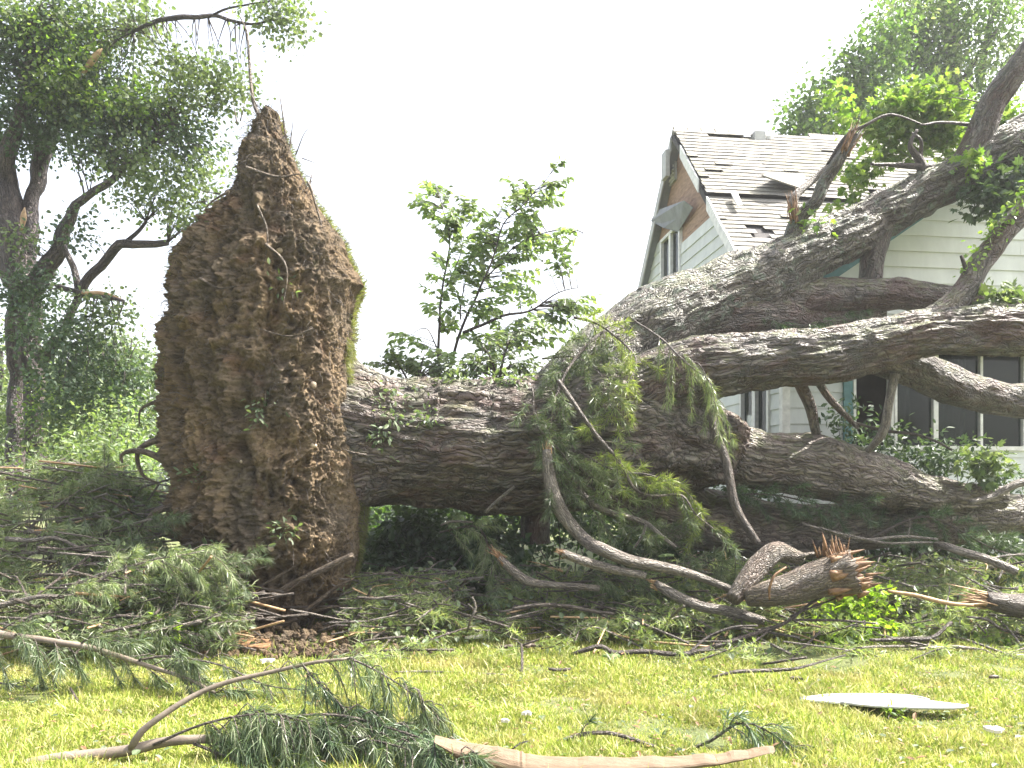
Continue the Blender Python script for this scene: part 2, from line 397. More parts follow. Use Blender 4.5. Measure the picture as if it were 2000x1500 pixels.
M['white'] = m_plain('white panel', (.8, .8, .8), .35, .04, 5)
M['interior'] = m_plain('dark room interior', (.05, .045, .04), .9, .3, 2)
M['curtain'] = m_plain('pale curtain', (.34, .37, .27), .8, .25, 5, streak=(6, 6, .5))
M['stone'] = m_plain('muddy pebble', (.42, .33, .24), .8, .25, 30)
M['litter'] = m_plain('pale scrap', (.6, .56, .5), .7, .2, 30)
def m_shingle():
    m, nt, b, N, L = mat('weathered roof shingle')
    tc = N.new('ShaderNodeTexCoord'); o = tc.outputs['Object']; geo = N.new('ShaderNodeNewGeometry')
    c = ramp(N, L, geo.outputs['Random Per Island'], [(0, (.17, .16, .14)), (.5, (.195, .185, .163)), (1, (.225, .212, .188))])
    c = mix(N, L, ramp(N, L, noise(N, L, o, 1.1, 6, .7), [(.5, g(0)), (.62, g(.45))]), c, (.165, .165, .1))
    c = mix(N, L, 1.0, c, ramp(N, L, noise(N, L, o, 26, 5, .7), [(.3, g(.7)), (.7, g(1.2))]), 'MULTIPLY')
    L.new(c, b.inputs['Base Color']); b.inputs['Roughness'].default_value = .85
    bump(N, L, b, noise(N, L, o, 60, 3), .6, .006); return m
M['shingle'] = m_shingle()
def m_glass():
    m, nt, b, N, L = mat('window glass'); b.inputs['Base Color'].default_value = (.02, .028, .026, 1)
    b.inputs['Roughness'].default_value = .08
    tr = N.new('ShaderNodeBsdfTransparent'); tr.inputs[0].default_value = (.7, .75, .72, 1)
    ms = N.new('ShaderNodeMixShader'); ms.inputs[0].default_value = .5
    L.new(b.outputs[0], ms.inputs[1]); L.new(tr.outputs[0], ms.inputs[2]); L.new(ms.outputs[0], N['Material Output'].inputs[0]); return m
M['glass'] = m_glass()

# ================================================================== SETTING: ground + lawn
def build_ground():
    xs = np.concatenate([[-600, -200, -80, -40], np.linspace(-20, 20, 201), [40, 80, 200, 600]])
    ys = np.concatenate([[-100, -20, 0], np.linspace(2, 26, 161), [40, 80, 200, 500, 900]])
    X, Y = np.meshgrid(xs, ys)
    q = np.column_stack([X.ravel() * .7, Y.ravel() * .7, np.zeros(X.size)])
    Z = gz(X, Y).ravel() + 0.03 * fbm(q, 3, 3) * (np.abs(X.ravel()) < 19) - .02
    V = np.column_stack([X.ravel(), Y.ravel(), Z])
    n = len(xs); i = np.arange(len(ys) - 1)[:, None] * n; j = np.arange(n - 1)[None]
    Fq = np.stack([i + j, i + j + 1, i + n + j + 1, i + n + j], -1).reshape(-1, 4)
    b = Buf(); b.add(V, Fq, smooth=True)
    o = part('ground', b, M['ground'], None); o['kind'] = 'structure'; o['label'] = 'lawn soil that carries the grass, the debris and the house'
    # grass blades
    N = 420000
    u = rng.random(N); y0, y1 = 4.2, 13.0
    Yb = 1 / (1 / y0 + u * (1 / y1 - 1 / y0))
    Xb = (rng.random(N) * 2 - 1) * (0.67 * Yb + .4)
    q = np.column_stack([Xb * 2.3, Yb * 2.3, Yb * 0])
    dens = fbm(q, 3, 11)
    keep = rng.random(N) < np.clip(.85 + dens * .5, .55, 1); Xb, Yb, dens = Xb[keep], Yb[keep], dens[keep]
    n = len(Xb); base = np.column_stack([Xb, Yb, gz(Xb, Yb) - .03])
    d = np.column_stack([rng.normal(0, .65, n), rng.normal(0, .65, n), np.ones(n)])
    h = rng.uniform(.03, .075, n) * (1 + .7 * dens) * np.where(rng.random(n) < .02, 2.0, 1)
    Rm = basis(d)
    T = (np.array([(-.5, 0, 0), (.5, 0, 0), (.4, .6, .15), (0, 1, .5), (-.4, .6, .15)]), [(0, 1, 2, 4), (4, 2, 3)])
    Sc = np.column_stack([np.full(n, 1.), np.full(n, 1.), np.full(n, 1.)])
    tv = T[0]
    V = (Rm[:, :, 0][:, None] * (tv[:, 0][None, :, None] * .008) * (0.6 + Yb[:, None, None] * .1)
         + Rm[:, :, 1][:, None] * tv[:, 1][None, :, None] * h[:, None, None]
         + Rm[:, :, 2][:, None] * tv[:, 2][None, :, None] * h[:, None, None]) + base[:, None]
    a = np.arange(n)[:, None] * 5
    b = Buf(); b.add(V.reshape(-1, 3), [np.hstack([a, a + 1, a + 2, a + 4]), np.hstack([a + 4, a + 2, a + 3])])
    solo('grass', b, M['grass'], 'short yellow green lawn grass with dry patches', 'grass', kind='stuff')
build_ground()

# ================================================================== HOUSE
UX = np.array([.9923, .1236]); WX = np.array([-.1236, .9923]); D0 = 12.5
C0 = P(1530, 960, D0)[:2]; HZ = 0.30
house = thing('house', 'off white sided house with storm torn roof and stripped gable behind the fallen tree', 'house', (C0[0], C0[1], HZ), math.atan2(.1236, .9923))
def hf(px, py, w=0.0):      # pixel -> (u, z) on a plane parallel to the front wall
    a = (px - 1000) / F; t = (w + C0 @ WX) / (a * WX[0] + WX[1])
    p = P(px, py, t); return float((p[:2] - C0) @ UX), float(p[2] - HZ)
def hg(px, py, u=0.0):      # pixel -> (w, z) on a plane parallel to the side gable wall
    a = (px - 1000) / F; t = (u + C0 @ UX) / (a * UX[0] + UX[1])
    p = P(px, py, t); return float((p[:2] - C0) @ WX), float(p[2] - HZ)
LG = 9.6; RZ = 8.72; EZ = 3.75; OV = .35; OS = .16
tanm = (RZ - EZ) / (LG / 2)
def mainz(w): return EZ + tanm * (w if w < LG / 2 else LG - w)
# wing gable rake line on the front wall
ua, za = hf(1612, 550, -OV); ub, zb = hf(1880, 366, -OV); tw = (zb - za) / (ub - ua)
up_, zp_ = hf(2065, 0, 0)[0], 0; zp_ = za + tw * (up_ - ua); ZW = za
def wingz(u): return za + tw * ((u if u < up_ else 2 * up_ - u) - ua)
UE = 2 * up_ - .2
def courses(zlo, zhi, exp, lim, holes, place, name, matn, parent, thick=.018, lip=.022):
    """lapped boards; lim(z)->(a,b) ; holes: list of (a0,a1,z0,z1) ; place(a,z,out)->local xyz"""
    b = Buf(); z = zlo
    while z < zhi:
        z1 = min(z + exp, zhi)
        cuts = sorted({z, z1} | {h for q in holes for h in q[2:] if z < h < z1})
        for za_, zb_ in zip(cuts[:-1], cuts[1:]):
            A0, A1 = lim(za_), lim(zb_ + 1e-6)
            zm = (za_ + zb_) / 2
            segs = [(0, 1)]
            iv = [(min(A0[0], A1[0]), max(A0[1], A1[1]))]
            for q in holes:
                if q[2] <= zm <= q[3]:
                    nv = []
                    for s0, s1 in iv:
                        if q[1] <= s0 or q[0] >= s1: nv.append((s0, s1)); continue
                        if q[0] > s0: nv.append((s0, q[0]))
                        if q[1] < s1: nv.append((q[1], s1))
                    iv = nv
            for s0, s1 in iv:
                # break the course into boards a few metres long
                k = s0; bl = []
                while k < s1 - 1e-4:
                    e = min(k + rng.uniform(2.2, 3.2), s1); bl.append((k, e)); k = e
                for k, e in bl:
                    l0, l1 = max(k, A0[0]), max(k, A1[0]); r0, r1 = min(e, A0[1]), min(e, A1[1])
                    if r0 - l0 < .01: continue
                    if r1 < l1: r1 = l1 = (l0 + r0) / 2
                    fo = lip * (1 - (za_ - z) / exp); ft = lip * (1 - (zb_ - z) / exp) * .9 + .002
                    e2 = .0015
                    q = [place(l0 + e2, za_, fo), place(r0 - e2, za_, fo), place(r1 - e2, zb_, ft), place(l1 + e2, zb_, ft)]
                    p2 = [place(l0 + e2, za_, -.01), place(r0 - e2, za_, -.01), place(r1 - e2, zb_, -.01), place(l1 + e2, zb_, -.01)]
                    b.add(q + p2, [np.array([(0, 1, 2, 3)]), np.array([(4, 7, 6, 5), (0, 4, 5, 1), (1, 5, 6, 2), (3, 2, 6, 7), (0, 3, 7, 4)])])
        z = z1
    return part(name, b, matn, parent, local=True)

# --- front wall (w = 0, outward is -w)
uw0, zt = hf(1664, 700); _, zs = hf(1664, 868); uw1 = 9.0
ZTOP = hf(1664, 640)[1]; zt = ZTOP
front_place = lambda a, z, o: (a, -o, z)
EXP = .246
courses(.12, zp_, EXP, lambda z: (max(.0, (z - wingz(.0)) / tw + .0 if z > wingz(0) else 0), min(UE, 2 * up_ - (z - wingz(0)) / tw if z > wingz(0) else UE)),
        [(uw0 - .13, uw1, zs - .03, zt + .05)], front_place, 'wall', M['siding'], house)
bb = Buf(); prism(bb, [(0, .02, -.3), (UE, .02, -.3), (UE, .02, wingz(0)), (up_, .02, zp_), (0, .02, wingz(0))][::-1], (0, .08, 0))
# backing needs the window hole: build it as pieces instead
bb = Buf()
box(bb, 0, uw0 - .1, .02, .1, -.3, zt); box(bb, uw0 - .1, UE, .02, .1, -.3, zs - .03)
box(bb, uw1, UE, .02, .1, zs - .03, zt)
prism(bb, [(0, .02, zt), (UE, .02, zt), (UE, .02, max(zt + .01, wingz(UE))), (up_, .02, zp_ - .02), (0, .02, max(zt + .01, wingz(0) - .02))], (0, .08, 0))
part('wall_backing', bb, M['sheath'], house, True)
# --- side gable wall (u = 0, outward is -u)
side_place = lambda a, z, o: (-o, a, z)
wA, zA = hg(1293, 470); wB, zB = hg(1331, 553)
wwin = [min(wA, wB), max(wA, wB)]; zwin = [min(zA, zB), max(zA, zB)]
wC, zC = hg(1449, 762); wD, zD = hg(1506, 842); lw = [min(wC, wD), max(wC, wD)]; lz = [min(zC, zD) - .35, max(zC, zD) + .25]
zbare = hg(1335, 425)[1]
def sl(z):
    if z <= EZ: return (0, LG)
    return ((z - EZ) / tanm, LG - (z - EZ) / tanm)
courses(.12, zbare, EXP, sl, [(wwin[0], wwin[1], zwin[0], zwin[1]), (lw[0], lw[1], lz[0], lz[1]),
        (LG * .30, LG * .52, zbare - .5, zbare + 1), (.35, .8, EZ - .05, EZ + .75)], side_place, 'wall', M['siding'], house)
bb = Buf(); k = 0; z = -.3                                   # sheathing boards behind, laid with open joints
while z < RZ - .1:
    z1 = min(z + .3, RZ - .05); a0, b0 = sl(z); a1, b1 = sl(z1)
    if z1 < zwin[1] + .2: a0, b0 = a1, b1
    if z1 < zwin[1] + .2:
        for a, b_ in ((a0, lw[0] if lz[0] < z + .15 < lz[1] else LG), (lw[1], LG)) if lz[0] < z + .15 < lz[1] else (((a0, wwin[0]), (wwin[1], b0)) if zwin[0] < z + .15 < zwin[1] else ((a0, b0),)):
            box(bb, .02, .05, a, b_, z + .004, z1 - .004)
    else: bb.add([(.02, a0, z + .006), (.02, b0, z + .006), (.02, b1, z1), (.02, a1, z1), (.05, a0, z + .006), (.05, b0, z + .006), (.05, b1, z1), (.05, a1, z1)],
                 np.array([(0, 3, 2, 1), (4, 5, 6, 7), (0, 1, 5, 4), (2, 3, 7, 6)]))
    z = z1
part('sheathing', bb, M['sheath'], house, True, 'brown boards laid bare where the siding tore off the gable')
bb = Buf(); box(bb, .06, .1, .02, LG - .02, -.3, EZ); prism(bb, [(.06, 0.05, EZ), (.06, LG - .05, EZ), (.06, LG / 2, RZ - .1)], (.04, 0, 0))
bx2 = Buf()
# dark rooms behind the windows
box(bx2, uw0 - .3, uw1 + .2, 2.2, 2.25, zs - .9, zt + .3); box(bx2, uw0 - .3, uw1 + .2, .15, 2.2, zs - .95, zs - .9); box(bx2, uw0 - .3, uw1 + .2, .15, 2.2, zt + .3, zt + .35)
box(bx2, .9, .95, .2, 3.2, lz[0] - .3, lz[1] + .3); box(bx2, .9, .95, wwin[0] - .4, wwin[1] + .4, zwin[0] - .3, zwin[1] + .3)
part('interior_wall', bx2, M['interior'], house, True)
# corner boards, base, teal post
bb = Buf(); box(bb, -.035, .09, -.04, .075, 0, EZ - .15); part('corner_board', bb, M['trim'], house, True)
ut0, _ = hf(1645, 800); ut1, _ = hf(1662, 800)
bb = Buf(); box(bb, ut0, ut1, -.055, .02, zs - .35, zt + .1); part('window_casing', bb, M['teal'], house, True)
bb = Buf(); box(bb, ut1 - .0, uw1, -.06, .12, zs - .08, zs - .015); box(bb, ut1, uw1, -.045, .12, zt - .02, zt + .1)
wnd = part('window', bb, M['trim'], house, True, 'long front window band')
# mullions, glass
mx = [1668, 1741, 1748, 1826, 1915, 1999, 2080]
for i, p in enumerate(mx):
    u = hf(p, 800)[0]; wd = .022 if i not in (3,) else .04
    b2 = Buf(); box(b2, u - wd, u + wd, -.03, .09, zs - .015, zt - .02); part('mullion', b2, M['trim'], wnd, True)
for p0, p1 in ((1752, 1822), (1832, 1912), (1919, 1996)):
    b2 = Buf(); box(b2, hf(p0, 800)[0], hf(p1, 800)[0], .03, .036, zs - .01, zt - .025); part('pane', b2, M['glass'], wnd, True)
b2 = Buf()
for (p0, p1) in ((1750, 1792), (1838, 1905)):
    u0, u1 = hf(p0, 800)[0], hf(p1, 800)[0]; n = 24
    uu = np.linspace(u0, u1, n); yy = .22 + .04 * np.sin(np.arange(n) * 1.4)
    V = np.concatenate([np.column_stack([uu, yy, np.full(n, zt)]), np.column_stack([uu + .05 * np.sin(uu * 9), yy, np.full(n, zs + .05)])])
    i = np.arange(n - 1); b2.add(V, np.column_stack([i, i + 1, i + n + 1, i + n]), smooth=True)
part('curtain', b2, M['curtain'], wnd, True)
# side windows
def side_window(w0, w1, z0, z1, split, broken=False):
    b = Buf(); t = .07
    box(b, -.05, .06, w0 - .0, w0 + t, z0, z1); box(b, -.05, .06, w1 - t, w1, z0, z1)
    box(b, -.05, .06, w0 + t, w1 - t, z0, z0 + t); box(b, -.05, .06, w0 + t, w1 - t, z1 - t, z1)
    if split: box(b, -.045, .05, (w0 + w1) / 2 - .06, (w0 + w1) / 2 + .06, z0 + t, z1 - t)
    o = part('window', b, M['trim'], house, True)
    b = Buf(); box(b, .02, .026, w0 + t, w1 - t, z0 + t, z1 - t); part('pane', b, M['glass'], o, True)
    return o
side_window(wwin[0], wwin[1], zwin[0], zwin[1], True)
side_window(lw[0], lw[1], lz[0], lz[1], True)
# gable vent
wv, zv = hg(1313, 322); b = Buf(); box(b, -.03, .03, wv - .26, wv + .26, zv - .42, zv + .42)
vent = part('gable_vent', b, M['metal'], house, True); b = Buf()
for k in range(9): box(b, -.06, -.031, wv - .21, wv + .21, zv - .36 + k * .08, zv - .32 + k * .08)
part('louvre', b, M['trim'], vent, True)
# hanging tar paper flap (bent sheet with its own thickness)
fl = [hg(x, y, -.12) for x, y in ((1281, 412), (1345, 392), (1352, 405), (1318, 453), (1300, 445), (1278, 432))]
b = Buf(); prism(b, [(-.12 - .09 * math.sin(i * 1.7), w_, z_) for i, (w_, z_) in enumerate(fl)], (-.012, 0, 0)); part('torn_felt', b, M['felt'], house, True, 'grey tar paper flap hanging from the gable')
# --- main roof shingles
UR = 13.0; slope_len = math.hypot(LG / 2 + OV, tanm * (LG / 2 + OV)); cs = math.cos(math.atan(tanm)); sn = math.sin(math.atan(tanm))
nrm = np.array([0, -sn, cs]); dn = np.array([0, -cs, -sn])
def roofpt(u, s, h): p = np.array([u, LG / 2, RZ + .14]) + dn * s + nrm * h; return p
def roofuv(px, py):         # pixel -> (u, s) on the front roof slope
    a = (px - 1000) / F; dr = np.array([a, 1, -(py - HOR) / F])
    dl = np.array([dr[:2] @ UX, dr[:2] @ WX, dr[2]]); o = np.array([-C0 @ UX, -C0 @ WX, CAMZ - HZ])
    p0 = roofpt(0, 0, 0); t = ((p0 - o) @ nrm) / (dl @ nrm); h = o + dl * t
    return h[0], (h - p0) @ dn
b = Buf(); prism(b, [roofpt(-OS, 0, -.03), roofpt(-OS, slope_len, -.03), roofpt(-OS, slope_len, -.14), roofpt(-OS, 0, -.14)], (UR + OS, 0, 0))
roof = part('roof', b, M['roofdark'], house, True, 'steep roof with missing and lifted shingles')
smiss = [((1443, 390), (1458, 412)), ((1500, 427), (1560, 429)), ((1462, 440), (1500, 462)), ((1375, 272), (1470, 274)), ((1690, 376), (1735, 398))]
rect = []
for (a, b_) in smiss:
    q0, q1 = roofuv(*a), roofuv(*b_); rect.append((min(q0[0], q1[0]), max(q0[0], q1[0]), min(q0[1], q1[1]), max(q0[1], q1[1])))
sstep = roofuv(1400, 382)[1]
b = Buf(); ex = .15; s = .0; row = 0
while s < slope_len:
    u = -OS + (row % 2) * .15 - .15; s1 = s + ex * 1.08; low = s > sstep
    hbase = 0.0 if low else .07
    while u < UR:
        wd = rng.uniform(.26, .36); um, smid = u + wd / 2, s + ex / 2
        u0 = max(u, -OS - rng.uniform(0, .03))
        if not any(r[0] < um < r[1] and r[2] - ex * .15 < smid < r[3] + ex * .15 for r in rect) and rng.random() > .001 and u + wd > -OS:
            lift = rng.uniform(0, .008) + (rng.uniform(.01, .03) if rng.random() < .025 else 0); js = rng.normal(0, .007)
            t0 = hbase + .004; t1 = hbase + .014 + lift
            V = [roofpt(u0, s, t0), roofpt(u + wd - .003, s, t0), roofpt(u + wd - .003, s1 + js, t1), roofpt(u0, s1 + js, t1)]
            V += [v - nrm * .008 for v in V]
            b.add(V, [np.array([(0, 3, 2, 1), (4, 5, 6, 7), (3, 7, 6, 2), (0, 4, 7, 3), (1, 2, 6, 5)])])
        u += wd
    s += ex; row += 1
part('shingles', b, M['shingle'], roof, True)
# back slope, ridge cap
b = Buf(); q = lambda u, s, h: (u, LG / 2 + cs * s, RZ + .14 - sn * s + h)
b.add([q(-OS, 0, 0), q(UR, 0, 0), q(UR, slope_len, 0), q(-OS, slope_len, 0), q(-OS, 0, -.1), q(UR, 0, -.1), q(UR, slope_len, -.1), q(-OS, slope_len, -.1)], np.array([(0, 1, 2, 3), (7, 6, 5, 4), (0, 3, 7, 4), (0, 4, 5, 1), (3, 2, 6, 7)]))
part('back_slope', b, M['shingle'], roof, True)
b = Buf(); u = -OS
while u < UR:
    if 1.2 < u < 2.6:
        if b.n: part('ridge_cap', b, M['shingle'], roof, True); b = Buf()
    else: prism(b, [(u, LG / 2 - .16, RZ + .08), (u, LG / 2, RZ + .27 + rng.uniform(0, .02)), (u, LG / 2 + .16, RZ + .08)], (.29, 0, 0))
    u += .3
part('ridge_cap', b, M['shingle'], roof, True)
# torn slab of shingles lifted on the slope
c = [roofuv(x, y) for x, y in ((1478, 372), (1520, 350), (1568, 358), (1566, 384), (1515, 385))]
b = Buf(); prism(b, [roofpt(u_, s_, .12 + .16 * (i in (0, 4))) for i, (u_, s_) in enumerate(c)], nrm * .03)
part('lifted_shingles', b, M['shingle'], roof, True, 'slab of shingles lifted off the slope')
c = [roofuv(x, y) for x, y in ((1425, 390), (1436, 388), (1446, 412), (1437, 414))]
b = Buf(); prism(b, [roofpt(u_, s_, .1) for u_, s_ in c], nrm * .03); part('loose_board', b, M['trim'], roof, True, 'white board lying on the roof slope')
uv_, sv_ = roofuv(1482, 277); b = Buf(); p = roofpt(uv_, sv_, 0)
box(b, p[0] - .14, p[0] + .1, p[1] - .12, p[1] + .1, p[2] - .1, p[2] + .18); box(b, p[0] + .13, p[0] + .22, p[1] - .1, p[1] + .08, p[2] - .1, p[2] + .1)
part('roof_vent', b, M['metal'], roof, True)
# rake boards (white on the near side, broken), grey on the far side
def rake(name, w0, w1, m, d=.2, off=0.0, proud=0.0):
    b = Buf(); n = 14; ws = np.linspace(w0, w1, n); jit = rng.normal(0, .006, n)
    zt_ = [mainz(a) + .11 + off + jit[i] if 0 <= a <= LG else EZ + .11 + off - tanm * (-a if a < 0 else a - LG) for i, a in enumerate(ws)]
    for i in range(n - 1):
        p = [(-OS - .03 - proud, ws[i], zt_[i]), (-OS - .03 - proud, ws[i + 1], zt_[i + 1]), (-OS - .03 - proud, ws[i + 1], zt_[i + 1] - d), (-OS - .03 - proud, ws[i], zt_[i] - d)]
        prism(b, p[::-1], (.03, 0, 0))
    return part(name, b, m, house, True)
wsp = LG / 2 - sstep * cs
rake('rake_board', -OV, wsp - .1, M['trim'], .26, .07, .01); rake('rake_board', wsp + .35, LG / 2 - .55, M['trim'], .26, .1, .01)
rake('rake_board', LG / 2 + .1, LG + OV, M['metal'], .3, .07)
b = Buf()     # soffits under the side overhang
for a, c2 in ((-OV, LG / 2), (LG / 2, LG + OV)):
    z0, z1 = [EZ + tanm * (min(v, LG - v)) - .06 for v in (a, c2)]
    b.add([(-OS, a, z0), (0.02, a, z0), (0.02, c2, z1), (-OS, c2, z1)], np.array([(0, 1, 2, 3)]))
part('soffit', b, M['felt'], house, True)
# a strip of something torn on the far rake
wr, zr = hg(1288, 335, -OS - .1); b = Buf(); box(b, -OS - .12, -OS - .03, wr - .5, wr - .2, zr - .28, zr + .28); part('bent_flashing', b, M['metal'], house, True)
# --- wing roof: slab with teal underside and fascia
wing = None
for sgn in (0, 1):
    f = (lambda u: u) if sgn == 0 else (lambda u: 2 * up_ - u)
    ul = ua - .9
    b = Buf()
    A = [(f(ul), -OV, wingz(ul)), (f(up_), -OV, wingz(up_)), (f(up_), -OV, wingz(up_) + .05), (f(ul), -OV, wingz(ul) + .05)]
    prism(b, A, (0, OV + 2.6, 0)); o = part('wing_roof', b, M['teal'], house, True, 'teal painted underside of the front gable roof')
    b = Buf(); A2 = [(x, y - .02, z + .055) for x, y, z in A[:2]] + [(x, y - .02, z + .09) for x, y, z in A[2:]]
    prism(b, A2, (0, OV + 2.6, 0)); part('shingles', b, M['shingle'], o, True)
    b = Buf(); A3 = [(x, y - .03, z) for x, y, z in (A[0], A[1])] + [(A[2][0], A[2][1] - .03, A[2][2] + .09), (A[3][0], A[3][1] - .03, A[3][2] + .09)]
    A3[0] = (A3[0][0], A3[0][1], A3[0][2] - .06); A3[1] = (A3[1][0], A3[1][1], A3[1][2] - .06)
    prism(b, A3, (0, .028, 0)); part('fascia', b, M['teal'], house, True)
# front eave soffit of the main roof, crushed pale piece under the limb
b = Buf(); box(b, -OS, .9, -OV, .0, EZ - .42, EZ - .38); box(b, -OS, .9, -OV - .03, -OV, EZ - .44, EZ - .26); part('eave', b, M['trim'], house, True)

# ================================================================== FALLEN TREE
ft = thing('fallen_tree', 'huge uprooted maple lying from its upturned root plate across to the house', 'fallen tree', P(700, 0, 10.2) * np.array([1, 1, 0]))
# --- root plate: stacked rings
PL = [(186, 494, 542), (198, 480, 556), (225, 464, 562), (262, 447, 577), (300, 442, 590), (340, 430, 607), (380, 405, 628), (420, 362, 655), (455, 330, 678), (485, 308, 686),
      (520, 304, 700), (545, 302, 712), (562, 302, 699), (600, 298, 690), (700, 292, 684), (740, 288, 689), (800, 285, 692), (840, 291, 705), (900, 300, 712),
      (1000, 300, 714), (1040, 318, 712), (1080, 372, 708), (1110, 430, 700), (1150, 452, 692), (1200, 446, 652), (1250, 448, 570), (1275, 460, 540)]
def build_plate():
    ys = np.array([p[0] for p in PL], float); nz, na = 760, 760
    yy = np.linspace(ys[0], ys[-1], nz)
    Lx = np.interp(yy, ys, [p[1] for p in PL]); Rx = np.interp(yy, ys, [p[2] for p in PL])
    XL = (Lx - 1000) / F * 9.15; XR = (Rx - 1000) / F * 9.9
    Z = CAMZ - (yy - HOR) / F * 9.3
    tt = (yy - yy[0]) / (yy[-1] - yy[0])
    hd = .25 + 1.25 * np.clip(np.sin(np.clip(tt * 1.25 + .05, 0, 1.35) * math.pi / 1.6), 0, 1) ** .8      # half depth
    hd = np.interp(tt, [0, .12, .35, .6, .8, .92, 1], [.2, .5, .9, 1.05, .95, .6, .3])
    yc = 8.95 + hd + .25 * (1 - tt) ** 2
    yc = np.interp(tt, [0, .3, .6, .85, 1], [9.75, 9.9, 10.05, 9.9, 9.55])
    th = np.linspace(0, 2 * math.pi, na, endpoint=False); ex = 2 / 3.2
    ct, st_ = np.cos(th), np.sin(th)
    cx = np.sign(ct) * np.abs(ct) ** ex; cy = np.sign(st_) * np.abs(st_) ** ex
    cx = np.where(ct > 0, cx * (1 - .13 * np.clip(cy, -.3, 1)), cx)
    X = ((XL + XR) / 2)[:, None] + ((XR - XL) / 2)[:, None] * cx
    Y = yc[:, None] + hd[:, None] * cy; ZZ = np.repeat(Z[:, None], na, 1)
    V = np.stack([X, Y, ZZ], -1).reshape(-1, 3)
    c = np.repeat(np.column_stack([(XL + XR) / 2, yc, Z]), na, 0)
    out = unit(V - c)
    side = np.clip((out[:, 0] - .55) * 3, 0, 1)          # the old ground surface: smoother
    wv = V + .10 * np.column_stack([fbm(V * 3, 2, 51), fbm(V * 3, 2, 53), fbm(V * 3, 2, 55)])
    bil = lambda q, sd: 1 - 2 * np.abs(fbm(q, 2, sd))
    d = .07 * fbm(V * 1.3, 3, 21) + .05 * bil(wv * np.array([3.6, 3.6, 1.8]), 25) + .04 * bil(wv * np.array([9, 9, 5]), 27) + .035 * fbm(V * 17, 3, 29)
    d += -.12 * np.clip(fbm(wv * np.array([3.2, 3.2, 1.6]), 2, 33) - .25, 0, 1) - .05 * (vnoise(wv * 9 @ ROT.T, 61) > .55) - .04 * (vnoise(wv * 15 @ ROT.T, 63) > .6)
    d += .02 * bil(wv * np.array([22, 22, 14]), 71) - .09 * np.clip(fbm(wv * np.array([6, 6, 3.2]), 2, 77) - .45, 0, 1) + .018 * fbm(V * 45, 2, 73) + .07 * fbm(wv * np.array([9, 9, .8]), 3, 75)
    d *= (1 - .7 * side) * np.interp(np.repeat(tt, na), [0, .1, .3, 1], [.45, .6, 1, 1])
    V2 = V + out * (d - .02)[:, None]
    i = np.arange(nz - 1)[:, None] * na; j = np.arange(na)[None]; jn = (j + 1) % na
    Fq = np.stack([i + j, i + jn, i + na + jn, i + na + j], -1).reshape(-1, 4)[:, ::-1]
    top = np.arange(na)[None]; bot = (np.arange(na) + (nz - 1) * na)[::-1][None]
    b = Buf(); b.add(V2, [Fq, top, bot], 0, V.copy(), True)
    return b, V2, out
pb, PV, PO = build_plate()
plate = part('root_plate', pb, M['soil'], ft)
# sod on the old ground side + tufts on the upper edges
b = Buf()
mk = (PO[:, 0] > .93) & (PV[:, 2] > .25) & (PV[:, 2] < 3.4)
idx = rng.choice(np.nonzero(mk)[0], 7000)
D = PO[idx] + np.array([.4, 0, .1]); needle_tufts(b, PV[idx] - PO[idx] * .02, D, 2, .085, .006, .6, droop=.25)
mk = (PO[:, 0] > .965) & (PV[:, 2] > 3.4); idx = rng.choice(np.nonzero(mk)[0], 700)
needle_tufts(b, PV[idx], PO[idx] + np.array([.2, 0, .6]), 3, .1, .006, .7, droop=.0)
mk = (PO[:, 0] < -.85) & (PV[:, 2] > 2.6); idx = rng.choice(np.nonzero(mk)[0], 500)
needle_tufts(b, PV[idx], PO[idx] + np.array([-.2, 0, .3]), 3, .09, .006, .7, droop=.0)
part('sod', b, M['sod'], plate, label='sunlit rim of turf on the old ground side')
# green patches on soil face (leaves stuck in the mud)
b = Buf()
def plate_near(px, py):
    d = (1000 + PV[:, 0] / PV[:, 1] * F - px) ** 2 + (HOR - (PV[:, 2] - CAMZ) / PV[:, 1] * F - py) ** 2 + (PV[:, 1] > 9.8) * 1e6
    return np.argmin(d)
LT = b
for px, py, n in ((345, 405, 30), (520, 790, 60), (340, 880, 50), (385, 930, 60), (555, 1035, 60), (505, 820, 30), (560, 560, 25), (330, 660, 20)):
    i = plate_near(px, py); b = Buf(); leaves(b, PV[i][None] + PO[i] * .02, OVAL, .075, n, .09, droop=.4)
    part('leaf_tuft', b, M['leaf_mid'], plate)
